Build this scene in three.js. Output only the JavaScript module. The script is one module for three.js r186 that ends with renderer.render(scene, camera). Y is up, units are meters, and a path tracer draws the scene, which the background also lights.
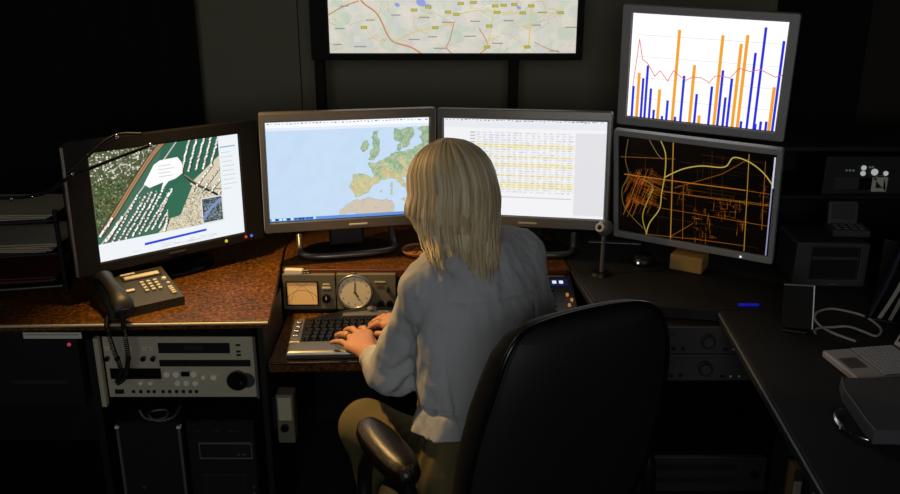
import * as THREE from 'three';
import { RoundedBoxGeometry } from 'three/addons/geometries/RoundedBoxGeometry.js';
import { mergeGeometries } from 'three/addons/utils/BufferGeometryUtils.js';
import { ImprovedNoise } from 'three/addons/math/ImprovedNoise.js';
import { RectAreaLightUniformsLib } from 'three/addons/lights/RectAreaLightUniformsLib.js';

// ------------------------------------------------------------------ camera, light, exposure
const V = (x, y, z) => new THREE.Vector3(x, y, z);
const scene = new THREE.Scene();
const renderer = new THREE.WebGLRenderer({ antialias: true });
renderer.toneMapping = THREE.LinearToneMapping;
renderer.toneMappingExposure = 1.0;
renderer.shadowMap.enabled = true;
RectAreaLightUniformsLib.init();
const camera = new THREE.PerspectiveCamera(2 * Math.atan(247 / 900) * 180 / Math.PI, 900 / 494, 0.05, 30);
camera.position.set(0, 1.70, 0);
camera.lookAt(0, 1.70 - Math.tan(19.4 * Math.PI / 180), -1);
scene.background = new THREE.Color(0x000000);

const SPOT = { at: [-0.74, 1.66, -2.28], to: [-0.37, 0.72, -2.14], colour: [1.0, 0.60, 0.21], power: 5.5, angle: 0.83, penumbra: 0.85 };
const FILL = { at: [-0.1, 1.85, 1.19], size: [1.4, 1.0], radiance: 4.0, glow: 0.9, colour: [0.97, 0.99, 1.0] };
const SCREEN_LIGHT = 0.35;      // share of a screen's glow that its area light adds

// ------------------------------------------------------------------ helpers
const rng = seed => () => { seed |= 0; seed = seed + 0x6D2B79F5 | 0; let t = Math.imul(seed ^ seed >>> 15, 1 | seed); t = t + Math.imul(t ^ t >>> 7, 61 | t) ^ t; return ((t ^ t >>> 14) >>> 0) / 4294967296; };
const noise = new ImprovedNoise();
const R = d => d * Math.PI / 180;
const names = {};
function numbered(n) { const k = names[n] = (names[n] ?? -1) + 1; return k ? `${n}_${String(k).padStart(3, '0')}` : n; }
function thing(name, label, category, [x, y, z] = [0, 0, 0], yaw = 0, group) {
  const o = new THREE.Group(); o.name = numbered(name); o.position.set(x, y, z); o.rotation.y = yaw;
  o.userData = { label, category }; if (group) o.userData.group = group; scene.add(o); return o;
}
function part(name, geo, mat, parent, pos, rot) {
  const m = new THREE.Mesh(geo, mat); m.name = name; m.castShadow = m.receiveShadow = true;
  if (pos) m.position.set(...pos); if (rot) m.rotation.set(...rot);
  (parent ?? scene).add(m); return m;
}
function solo(name, label, category, geo, mat, pos, rot, group) {
  const m = part(numbered(name), geo, mat, scene, pos, rot); m.userData = { label, category }; if (group) m.userData.group = group; return m;
}
function struct(name, geo, mat, pos, rot) { const m = part(name, geo, mat, scene, pos, rot); m.userData.kind = 'structure'; return m; }
function copyOf(o, label, pos, yaw) { const c = o.clone(); c.name = numbered(o.name.replace(/_\d{3}$/, '')); c.userData = { ...o.userData, label }; c.position.set(...pos); if (yaw !== undefined) c.rotation.y = yaw; scene.add(c); return c; }
const box = (w, h, d, r = 0.004, s = 2) => boxUV(new RoundedBoxGeometry(w, h, d, s, Math.min(r, w / 2.01, h / 2.01, d / 2.01)));
const cyl = (r0, r1, h, n = 24) => new THREE.CylinderGeometry(r0, r1, h, n);
const moved = (g, x, y, z, rx = 0, ry = 0, rz = 0) => { g = g.clone(); g.applyMatrix4(new THREE.Matrix4().compose(V(x, y, z), new THREE.Quaternion().setFromEuler(new THREE.Euler(rx, ry, rz)), V(1, 1, 1))); return g; };
function merge(list) {
  list = list.map(g => { g = g.index ? g.toNonIndexed() : g.clone(); for (const k of Object.keys(g.attributes)) if (!['position', 'normal', 'uv'].includes(k)) g.deleteAttribute(k);
    if (!g.attributes.uv) g.setAttribute('uv', new THREE.BufferAttribute(new Float32Array(g.attributes.position.count * 2), 2)); return g; });
  return mergeGeometries(list);
}
function boxUV(g, s = 1) {                                       // uv in metres by the way a face points
  const p = g.attributes.position, n = g.attributes.normal, uv = new Float32Array(p.count * 2);
  for (let i = 0; i < p.count; i++) {
    const ax = Math.abs(n.getX(i)), ay = Math.abs(n.getY(i)), az = Math.abs(n.getZ(i));
    let a, b; if (ay >= ax && ay >= az) { a = p.getX(i); b = p.getZ(i); } else if (ax >= az) { a = p.getZ(i); b = p.getY(i); } else { a = p.getX(i); b = p.getY(i); }
    uv[2 * i] = a * s; uv[2 * i + 1] = b * s;
  }
  g.setAttribute('uv', new THREE.BufferAttribute(uv, 2)); return g;
}
function tube(points, r, n = 8, seg) { const c = new THREE.CatmullRomCurve3(points.map(p => V(...p))); return new THREE.TubeGeometry(c, seg ?? points.length * 6, r, n, false); }
function slab(points, h, bevel = 0.003) {                        // outline in x,z (seen from above), bottom at y = 0, top at y = h
  const s = new THREE.Shape(points.map(([x, z]) => new THREE.Vector2(x, -z)));
  const g = new THREE.ExtrudeGeometry(s, { depth: h - 2 * bevel, bevelEnabled: true, bevelSize: bevel, bevelThickness: bevel, bevelOffset: -bevel, bevelSegments: 2, curveSegments: 12 });
  g.rotateX(-Math.PI / 2); g.translate(0, bevel, 0); return boxUV(g);
}
function rim(w, h, iw, ih, ox, oy, d, r = 0.008, bevel = 0.003) {   // a frame with an opening, front at z = 0
  const rr = (sh, x, y, w, h, r) => { sh.moveTo(x + r, y); sh.lineTo(x + w - r, y); sh.quadraticCurveTo(x + w, y, x + w, y + r); sh.lineTo(x + w, y + h - r); sh.quadraticCurveTo(x + w, y + h, x + w - r, y + h); sh.lineTo(x + r, y + h); sh.quadraticCurveTo(x, y + h, x, y + h - r); sh.lineTo(x, y + r); sh.quadraticCurveTo(x, y, x + r, y); return sh; };
  const s = rr(new THREE.Shape(), -w / 2, -h / 2, w, h, r), hole = rr(new THREE.Path(), ox - iw / 2 - bevel, oy - ih / 2 - bevel, iw + 2 * bevel, ih + 2 * bevel, 0.002); s.holes.push(hole);
  const g = new THREE.ExtrudeGeometry(s, { depth: d - 2 * bevel, bevelEnabled: true, bevelSize: bevel, bevelThickness: bevel, bevelOffset: -bevel, bevelSegments: 2, curveSegments: 6 });
  g.translate(0, 0, -d + bevel); return boxUV(g);
}
function loft(rings) {                                           // rings of equal length, closed by a point at each end
  const n = rings[0].length, pos = [], idx = [];
  for (const r of rings) for (const p of r) pos.push(p.x, p.y, p.z);
  for (let j = 0; j < rings.length - 1; j++) for (let i = 0; i < n; i++) { const a = j * n + i, b = j * n + (i + 1) % n, c = a + n, d = b + n; idx.push(a, c, b, b, c, d); }
  for (const [j, flip] of [[0, 1], [rings.length - 1, 0]]) {
    const c = rings[j].reduce((s, p) => s.add(p), V(0, 0, 0)).multiplyScalar(1 / n), k = pos.length / 3; pos.push(c.x, c.y, c.z);
    for (let i = 0; i < n; i++) { const a = j * n + i, b = j * n + (i + 1) % n; flip ? idx.push(k, a, b) : idx.push(k, b, a); }
  }
  const g = new THREE.BufferGeometry(); g.setAttribute('position', new THREE.Float32BufferAttribute(pos, 3)); g.setIndex(idx); g.computeVertexNormals(); return boxUV(g);
}
function superRing(cx, cy, cz, a, b, pow = 2.6, n = 48) {        // a superellipse lying in x,z
  const r = []; for (let i = 0; i < n; i++) { const t = i / n * 2 * Math.PI, c = Math.cos(t), s = Math.sin(t); r.push(V(cx + a * Math.sign(c) * Math.abs(c) ** (2 / pow), cy, cz - b * Math.sign(s) * Math.abs(s) ** (2 / pow))); } return r;
}
// signed distances and their mesh (surface nets)
const smin = (a, b, k) => { const h = Math.max(k - Math.abs(a - b), 0) / k; return Math.min(a, b) - h * h * k * 0.25; };
const smax = (a, b, k) => -smin(-a, -b, k);
function cap(x, y, z, a, b, ra, rb) {
  const bx = b[0] - a[0], by = b[1] - a[1], bz = b[2] - a[2], px = x - a[0], py = y - a[1], pz = z - a[2];
  const h = Math.max(0, Math.min(1, (px * bx + py * by + pz * bz) / (bx * bx + by * by + bz * bz)));
  return Math.hypot(px - bx * h, py - by * h, pz - bz * h) - (ra + (rb - ra) * h);
}
function ell(x, y, z, c, r) { const a = x - c[0], b = y - c[1], d = z - c[2], k0 = Math.hypot(a / r[0], b / r[1], d / r[2]), k1 = Math.hypot(a / r[0] ** 2, b / r[1] ** 2, d / r[2] ** 2); return k1 < 1e-9 ? -Math.min(...r) : k0 * (k0 - 1) / k1; }
function sdfMesh(f, lo, hi, h) {
  const nx = Math.ceil((hi[0] - lo[0]) / h) + 1, ny = Math.ceil((hi[1] - lo[1]) / h) + 1, nz = Math.ceil((hi[2] - lo[2]) / h) + 1;
  const v = new Float32Array(nx * ny * nz), at = (i, j, k) => (k * ny + j) * nx + i;
  for (let k = 0; k < nz; k++) for (let j = 0; j < ny; j++) for (let i = 0; i < nx; i++) v[at(i, j, k)] = f(lo[0] + i * h, lo[1] + j * h, lo[2] + k * h);
  const id = new Int32Array(nx * ny * nz).fill(-1), pos = [], idx = [];
  for (let k = 0; k < nz - 1; k++) for (let j = 0; j < ny - 1; j++) for (let i = 0; i < nx - 1; i++) {
    let n = 0, sx = 0, sy = 0, sz = 0;
    const e = (i0, j0, k0, i1, j1, k1) => { const a = v[at(i + i0, j + j0, k + k0)], b = v[at(i + i1, j + j1, k + k1)]; if ((a < 0) !== (b < 0)) { const t = a / (a - b); sx += i0 + (i1 - i0) * t; sy += j0 + (j1 - j0) * t; sz += k0 + (k1 - k0) * t; n++; } };
    e(0,0,0,1,0,0); e(0,1,0,1,1,0); e(0,0,1,1,0,1); e(0,1,1,1,1,1); e(0,0,0,0,1,0); e(1,0,0,1,1,0); e(0,0,1,0,1,1); e(1,0,1,1,1,1); e(0,0,0,0,0,1); e(1,0,0,1,0,1); e(0,1,0,0,1,1); e(1,1,0,1,1,1);
    if (n) { id[at(i, j, k)] = pos.length / 3; pos.push(lo[0] + (i + sx / n) * h, lo[1] + (j + sy / n) * h, lo[2] + (k + sz / n) * h); }
  }
  const quad = (a, b, c, d, flip) => { if (Math.min(a, b, c, d) < 0) return; flip ? idx.push(a, c, b, a, d, c) : idx.push(a, b, c, a, c, d); };
  for (let k = 1; k < nz - 1; k++) for (let j = 1; j < ny - 1; j++) for (let i = 1; i < nx - 1; i++) {
    const a = v[at(i, j, k)] < 0;
    if (a !== v[at(i + 1, j, k)] < 0) quad(id[at(i, j - 1, k - 1)], id[at(i, j, k - 1)], id[at(i, j, k)], id[at(i, j - 1, k)], !a);
    if (a !== v[at(i, j + 1, k)] < 0) quad(id[at(i - 1, j, k - 1)], id[at(i - 1, j, k)], id[at(i, j, k)], id[at(i, j, k - 1)], !a);
    if (a !== v[at(i, j, k + 1)] < 0) quad(id[at(i - 1, j - 1, k)], id[at(i, j - 1, k)], id[at(i, j, k)], id[at(i - 1, j, k)], !a);
  }
  const nor = new Float32Array(pos.length), q = h * 0.5;
  for (let i = 0; i < pos.length; i += 3) {
    const [x, y, z] = [pos[i], pos[i + 1], pos[i + 2]], gx = f(x + q, y, z) - f(x - q, y, z), gy = f(x, y + q, z) - f(x, y - q, z), gz = f(x, y, z + q) - f(x, y, z - q), l = Math.hypot(gx, gy, gz) || 1;
    nor[i] = gx / l; nor[i + 1] = gy / l; nor[i + 2] = gz / l;
  }
  const g = new THREE.BufferGeometry(); g.setAttribute('position', new THREE.Float32BufferAttribute(pos, 3)); g.setAttribute('normal', new THREE.BufferAttribute(nor, 3)); g.setIndex(idx); return boxUV(g);
}

// ------------------------------------------------------------------ textures and materials
function dataTex(n, fn, srgb) {
  const d = new Uint8Array(n * n * 4);
  for (let j = 0; j < n; j++) for (let i = 0; i < n; i++) { const c = fn(i, j); for (let k = 0; k < 3; k++) d[(j * n + i) * 4 + k] = Math.max(0, Math.min(255, c[k])); d[(j * n + i) * 4 + 3] = 255; }
  const t = new THREE.DataTexture(d, n, n); t.wrapS = t.wrapT = THREE.RepeatWrapping; t.magFilter = THREE.LinearFilter; t.minFilter = THREE.LinearMipmapLinearFilter; t.generateMipmaps = true;
  if (srgb) t.colorSpace = THREE.SRGBColorSpace; t.needsUpdate = true; return t;
}
const per = (x, y, n, f, s) => noise.noise((x / n) * f + s, (y / n) * f + s * 1.7, s * 3.1);
function rep(t, s) { const c = t.clone(); c.repeat.set(s, s); c.needsUpdate = true; return c; }
const r1 = rng(11);
const grainTex = dataTex(256, () => { const v = 128 + (r1() + r1() + r1() - 1.5) * 90; return [v, v, v]; });
const leatherTex = dataTex(256, (i, j) => { const v = 128 + 70 * (Math.abs(per(i, j, 256, 28, 2)) - 0.2) * 2 + 40 * per(i, j, 256, 60, 5); return [v, v, v]; });
const weaveTex = dataTex(256, (i, j) => { const v = 128 + 50 * Math.sin(i / 256 * 2 * Math.PI * 64) * Math.sin(j / 256 * 2 * Math.PI * 64) + 60 * per(i, j, 256, 20, 8); return [v, v, v]; });
const r2 = rng(5);
const woodTex = dataTex(512, (i, j) => {
  const st = 0.5 + 0.5 * per(i, j * 9, 512, 14, 1) + 0.35 * per(i, j * 14, 512, 40, 4), sp = r2() - 0.5, d = r2() > 0.90 ? -0.34 : 0;
  const v = 0.62 + 0.30 * st + 0.62 * sp + d + 0.16 * per(i, j, 512, 9, 3) + 0.5 * per(i, j, 512, 90, 11);
  return [110 * v, 66 * v + 1, 16 * v + 1];
}, true);
const r3 = rng(6);
const blackTopTex = dataTex(512, () => { const s = r3(), v = s > 0.93 ? 30 : 8 + s * 8; return [v, v * 0.94, v * 0.98]; }, true);
const M = {};
const std = (name, color, roughness, metalness = 0, extra = {}) => { const m = new THREE.MeshStandardMaterial({ color, roughness, metalness, ...extra }); m.name = name; return M[name] = m; };
M.wood = new THREE.MeshPhysicalMaterial({ color: 0xffffff, roughness: 0.5, specularIntensity: 0.45, map: rep(woodTex, 1.1), bumpMap: rep(grainTex, 6), bumpScale: 0.0004 }); M.wood.name = 'wood';
std('wood_edge', 0x5a2c14, 0.35, 0, { bumpMap: rep(grainTex, 6), bumpScale: 0.0004 });
std('black_laminate', 0xffffff, 0.72, 0, { map: rep(blackTopTex, 4) });
std('black_panel', 0x070707, 0.6, 0, { bumpMap: rep(grainTex, 8), bumpScale: 0.0003 });
std('matte_black', 0x060606, 0.85);
std('black_plastic', 0x0b0b0c, 0.4, 0, { bumpMap: rep(grainTex, 14), bumpScale: 0.0002 });
std('gloss_black', 0x060607, 0.35);
std('dark_plastic', 0x1b1b1c, 0.5, 0, { bumpMap: rep(grainTex, 14), bumpScale: 0.0002 });
std('silver_plastic', 0x84817b, 0.34, 0.7, { bumpMap: rep(grainTex, 14), bumpScale: 0.0001 });
std('grey_plastic', 0x636260, 0.45, 0.2, { bumpMap: rep(grainTex, 14), bumpScale: 0.0002 });
std('bezel_grey', 0xa09f9d, 0.5, 0.1, { bumpMap: rep(grainTex, 14), bumpScale: 0.0002 });
std('mid_grey', 0x3a3a3a, 0.55);
std('dark_grey', 0x242526, 0.55);
std('beige_metal', 0xbcb69f, 0.5, 0.1, { bumpMap: rep(grainTex, 10), bumpScale: 0.0002 });
std('olive_metal', 0x6d6a55, 0.5, 0.1, { bumpMap: rep(grainTex, 10), bumpScale: 0.0003 });
std('phone_shell', 0x35311c, 0.45, 0, { bumpMap: rep(grainTex, 12), bumpScale: 0.0003 });
std('chrome', 0xc8c8c8, 0.2, 1);
std('steel', 0x9a9a9a, 0.35, 0.9);
std('white_plastic', 0xd8d4c8, 0.4);
std('button_white', 0xf6f2e8, 0.4);
std('cream', 0xcfc4a4, 0.6);
std('leather', 0x030303, 0.68, 0, { bumpMap: rep(leatherTex, 12), bumpScale: 0.0005 });
std('shirt', 0xaaabad, 0.9, 0, { bumpMap: rep(weaveTex, 10), bumpScale: 0.0005 });
std('trousers', 0x5c5230, 0.9, 0, { bumpMap: rep(weaveTex, 12), bumpScale: 0.0006 });
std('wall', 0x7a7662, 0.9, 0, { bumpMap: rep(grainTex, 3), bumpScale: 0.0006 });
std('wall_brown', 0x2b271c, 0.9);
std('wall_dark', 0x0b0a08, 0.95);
std('ceiling', 0x1a1916, 0.95);
std('carpet', 0x0c0b0a, 1, 0, { bumpMap: rep(grainTex, 5), bumpScale: 0.003 });
std('curtain', 0x020202, 1);
std('paper', 0xb0a48c, 0.9);
std('folder', 0x9a9890, 0.8);
std('gold', 0xb8893a, 0.3, 0.9);
std('emissive_white', 0xd0d0d0, 0.5, 0, { emissive: 0xd8dcd8, emissiveIntensity: 0.45 });
const emi = (name, hex, k) => { const m = new THREE.MeshStandardMaterial({ color: 0x050505, roughness: 0.4, emissive: hex, emissiveIntensity: k }); m.name = name; return m; };
function canvas(w, h, draw, seed) {
  const c = document.createElement('canvas'); c.width = w; c.height = h; const x = c.getContext('2d'); draw(x, w, h, rng(seed));
  const t = new THREE.CanvasTexture(c); t.colorSpace = THREE.SRGBColorSpace; t.anisotropy = 8; return t;
}
const screenMat = (tex, k = 1) => new THREE.MeshStandardMaterial({ color: 0x040404, roughness: 0.3, emissive: 0xffffff, emissiveMap: tex, emissiveIntensity: k });

// ------------------------------------------------------------------ the room
struct('floor', box(4.8, 0.1, 4.9, 0.001), M.carpet, [0, -0.05, -1.05]);
struct('ceiling', box(4.8, 0.1, 4.9, 0.001), M.ceiling, [0, 2.65, -1.05]);
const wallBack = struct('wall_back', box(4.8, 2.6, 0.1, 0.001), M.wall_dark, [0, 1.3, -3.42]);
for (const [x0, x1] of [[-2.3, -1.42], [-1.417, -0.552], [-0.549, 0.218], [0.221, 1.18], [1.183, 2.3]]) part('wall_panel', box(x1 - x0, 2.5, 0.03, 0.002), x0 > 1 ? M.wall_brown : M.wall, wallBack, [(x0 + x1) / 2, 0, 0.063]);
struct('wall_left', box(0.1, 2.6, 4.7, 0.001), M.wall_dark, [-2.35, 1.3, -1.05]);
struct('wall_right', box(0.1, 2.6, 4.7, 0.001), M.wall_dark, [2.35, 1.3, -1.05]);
{ // the wall behind the camera, with an added glowing panel for soft frontal fill
  const [wx, wy] = FILL.at, [ww, wh] = FILL.size, z = 1.29, L = wx - ww / 2, Rr = wx + ww / 2, B = wy - wh / 2, T = wy + wh / 2;
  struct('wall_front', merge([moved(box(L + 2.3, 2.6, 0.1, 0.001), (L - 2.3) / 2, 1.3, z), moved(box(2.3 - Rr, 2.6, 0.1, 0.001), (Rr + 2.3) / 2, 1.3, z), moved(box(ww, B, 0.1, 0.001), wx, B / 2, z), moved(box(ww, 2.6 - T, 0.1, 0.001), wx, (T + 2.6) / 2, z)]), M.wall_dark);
  const fillPanel = struct('added_fill_panel_1', boxUV(rim(ww, wh, ww - 0.08, wh - 0.08, 0, 0, 0.06)), M.dark_grey, [wx, wy, z - 0.02], [0, Math.PI, 0]);
  part('fill_panel_face', box(ww - 0.08, wh - 0.08, 0.012, 0.002), emi('fill_panel_glow', new THREE.Color().setRGB(...FILL.colour), FILL.glow), fillPanel, [0, 0, -0.03]);
  const l = new THREE.RectAreaLight(new THREE.Color().setRGB(...FILL.colour), FILL.radiance, ww - 0.08, wh - 0.08); l.position.set(wx, wy, z - 0.075); l.lookAt(wx, wy, -5); l.name = 'fill_panel_light'; scene.add(l);
}
function curtain(name, label, x0, x1, z, folds, mat) {
  const n = 90, pos = [], idx = [], th = 0.012;
  for (const side of [0, 1]) for (let j = 0; j < 2; j++) for (let i = 0; i <= n; i++) { const t = i / n; pos.push(x0 + (x1 - x0) * t, j ? 2.58 : 0.01, z + 0.035 * Math.sin(t * folds * 2 * Math.PI) + (side ? -th : 0)); }
  const A = (s, j, i) => (s * 2 + j) * (n + 1) + i;
  for (let i = 0; i < n; i++) { idx.push(A(0, 0, i), A(0, 0, i + 1), A(0, 1, i + 1), A(0, 0, i), A(0, 1, i + 1), A(0, 1, i)); idx.push(A(1, 0, i + 1), A(1, 0, i), A(1, 1, i), A(1, 0, i + 1), A(1, 1, i), A(1, 1, i + 1)); }
  for (const i of [0, n]) { const q = [A(0, 0, i), A(0, 1, i), A(1, 1, i), A(1, 0, i)]; i ? idx.push(q[0], q[3], q[2], q[0], q[2], q[1]) : idx.push(q[0], q[1], q[2], q[0], q[2], q[3]); }
  const g = new THREE.BufferGeometry(); g.setAttribute('position', new THREE.Float32BufferAttribute(pos, 3)); g.setIndex(idx); g.computeVertexNormals();
  return solo(name, label, 'curtain', boxUV(g), mat);
}
curtain('curtain', 'black floor-length curtain on the left of the back wall, behind the left monitor', -2.28, -0.895, -3.24, 11, M.curtain);
curtain('curtain', 'narrow black curtain strip on the back wall, right of the bar chart monitor', 1.16, 1.475, -3.24, 3, M.curtain);

// ------------------------------------------------------------------ the console: desks, shelf, tray, cabinets
const TOP = 0.74, deskT = 0.036;
function desk(name, label, outline, mat, edgeMat, edge, deskT = 0.036) {
  const o = thing(name, label, 'desk', [0, TOP - deskT, 0]);
  part('desk_top', slab(outline, deskT, 0.004), mat, o);
  if (edge) part('edge_strip', boxUV(tube(edge.map(([x, z]) => [x, deskT * 0.72, z]), 0.004, 8, edge.length * 3)), edgeMat, o);
  return o;
}
const dl = desk('desk', 'speckled brown wood desk section under the telephone and left monitor', [[-1.75, -2.108], [-0.472, -2.150], [-0.53, -2.71], [-0.53, -2.97], [-1.75, -2.97]], M.wood, M.beige_metal, [[-1.73, -2.107], [-1.1, -2.128], [-0.475, -2.149]], 0.024);
part('leg_panel', box(0.018, 0.715, 0.27, 0.003), M.black_panel, dl, [-0.503, -0.3585, -2.305]);
part('leg_panel', box(0.03, 0.716, 0.78, 0.003), M.black_panel, dl, [-1.735, -0.358, -2.55]);
const cs = desk('desk_shelf', 'brown wood raised shelf under the two silver monitors', [[-0.507, -2.545], [0.360, -2.535], [0.338, -2.79], [0.338, -2.97], [-0.526, -2.97], [-0.526, -2.72]], M.wood);
part('front_lip', box(0.86, 0.03, 0.012, 0.004), M.wood_edge, cs, [-0.075, 0.018, -2.538]);
part('back_riser', box(0.87, 0.13, 0.02, 0.004), M.mid_grey, cs, [-0.09, deskT + 0.065, -2.95]);
const tray = desk('keyboard_tray', 'lower dark wooden tray carrying the keyboard and the meter units', [[-0.492, -2.195], [0.380, -2.225], [0.36, -2.97], [-0.492, -2.97]], M.wood);
tray.position.y = 0.60 - deskT;
part('front_lip', boxUV(tube([[-0.488, 0.03, -2.192], [-0.1, 0.03, -2.205], [0.376, 0.03, -2.222]], 0.004, 8)), M.black_plastic, tray);
part('support_panel', box(0.03, 0.56, 0.6, 0.003), M.black_panel, tray, [0.34, -0.282, -2.6]);
part('support_panel', box(0.86, 0.56, 0.02, 0.003), M.black_panel, tray, [-0.06, -0.282, -2.9]);
part('corner_post', box(0.011, 0.094, 0.011, 0.002), M.gold, tray, [-0.5085 + 0.0, deskT + 0.047, -2.47]);
const dr = desk('desk', 'black laminate desk section under the two right-hand monitors', [[0.395, -2.275], [0.716, -2.222], [2.2, -2.222], [2.2, -2.97], [0.342, -2.97], [0.342, -2.8]], M.black_laminate, M.dark_grey, [[0.393, -2.28], [0.37, -2.5], [0.345, -2.78]]);
part('leg_panel', box(0.02, 0.704, 0.5, 0.003), M.black_panel, dr, [0.41, -0.352, -2.62], [0, R(5), 0]);
part('leg_panel', box(0.03, 0.704, 0.7, 0.003), M.black_panel, dr, [2.17, -0.352, -2.6]);
const dw = desk('desk_wing', 'black laminate return desk with a pale edge strip, under the open laptop', [[0.722, -2.218], [0.640, -0.62], [1.75, -0.62], [1.75, -2.218]], M.black_laminate, M.grey_plastic, [[0.721, -2.214], [0.682, -1.45], [0.641, -0.64]]);
part('leg_panel', box(1.0, 0.704, 0.03, 0.003), M.black_panel, dw, [1.22, -0.352, -0.68]);
{
  const c = thing('equipment_cabinet', 'black open-fronted equipment cabinet under the left desk', 'cabinet', [-1.12, 0, -2.46]);
  part('side_panel', box(0.02, 0.68, 0.6, 0.002), M.black_panel, c, [-0.575, 0.34, 0]);
  part('divider', box(0.02, 0.66, 0.56, 0.002), M.black_panel, c, [0.155, 0.34, 0]);
  part('back_panel', box(1.13, 0.68, 0.012, 0.002), M.matte_black, c, [0, 0.34, -0.293]);
  part('shelf', box(0.40, 0.014, 0.50, 0.002), M.black_panel, c, [0.366, 0.488, -0.03]);
  part('shelf', box(0.71, 0.014, 0.56, 0.002), M.black_panel, c, [-0.21, 0.488, 0]);
  part('floor_panel', box(1.13, 0.016, 0.58, 0.002), M.black_panel, c, [0, 0.008, 0]);
}
{
  const c = thing('equipment_rack', 'black low rack under the right desk holding the two amplifiers', 'rack', [0.71, 0, -2.48]);
  part('side_panel', box(0.02, 0.69, 0.54, 0.002), M.black_panel, c, [-0.215, 0.345, 0]);
  part('side_panel', box(0.02, 0.69, 0.54, 0.002), M.black_panel, c, [0.215, 0.345, 0]);
  part('back_panel', box(0.41, 0.69, 0.012, 0.002), M.matte_black, c, [0, 0.345, -0.264]);
  part('shelf', box(0.41, 0.014, 0.52, 0.002), M.black_panel, c, [0, 0.533, 0]);
  part('shelf', box(0.41, 0.014, 0.52, 0.002), M.black_panel, c, [0, 0.18, 0]);
}
{
  const c = thing('shelf_unit', 'black two-tier shelf unit on the right desk, behind the grey label printer', 'shelf', [1.52, TOP, -2.74]);
  for (const x of [-0.58, 0.58]) part('side_panel', box(0.02, 0.35, 0.30, 0.003), M.black_panel, c, [x, 0.175, 0]);
  part('shelf_board', box(1.18, 0.016, 0.32, 0.004), M.dark_plastic, c, [0, 0.355, 0]);
  part('shelf_board', box(1.14, 0.014, 0.30, 0.004), M.black_panel, c, [0, 0.205, 0]);
  part('back_panel', box(1.14, 0.34, 0.01, 0.003), M.matte_black, c, [0, 0.17, -0.15]);
}

// ------------------------------------------------------------------ what the screens show
const lerp = (a, b, t) => a + (b - a) * t;
const poly = (x, pts, close) => { x.beginPath(); pts.forEach(([a, b], i) => i ? x.lineTo(a, b) : x.moveTo(a, b)); if (close) x.closePath(); };
const curve = (x, p) => { x.beginPath(); x.moveTo(...p[0]); for (let i = 0; i < p.length - 1; i++) { const a = p[Math.max(i - 1, 0)], b = p[i], c = p[i + 1], d = p[Math.min(i + 2, p.length - 1)]; x.bezierCurveTo(b[0] + (c[0] - a[0]) / 6, b[1] + (c[1] - a[1]) / 6, c[0] - (d[0] - b[0]) / 6, c[1] - (d[1] - b[1]) / 6, c[0], c[1]); } };

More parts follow.
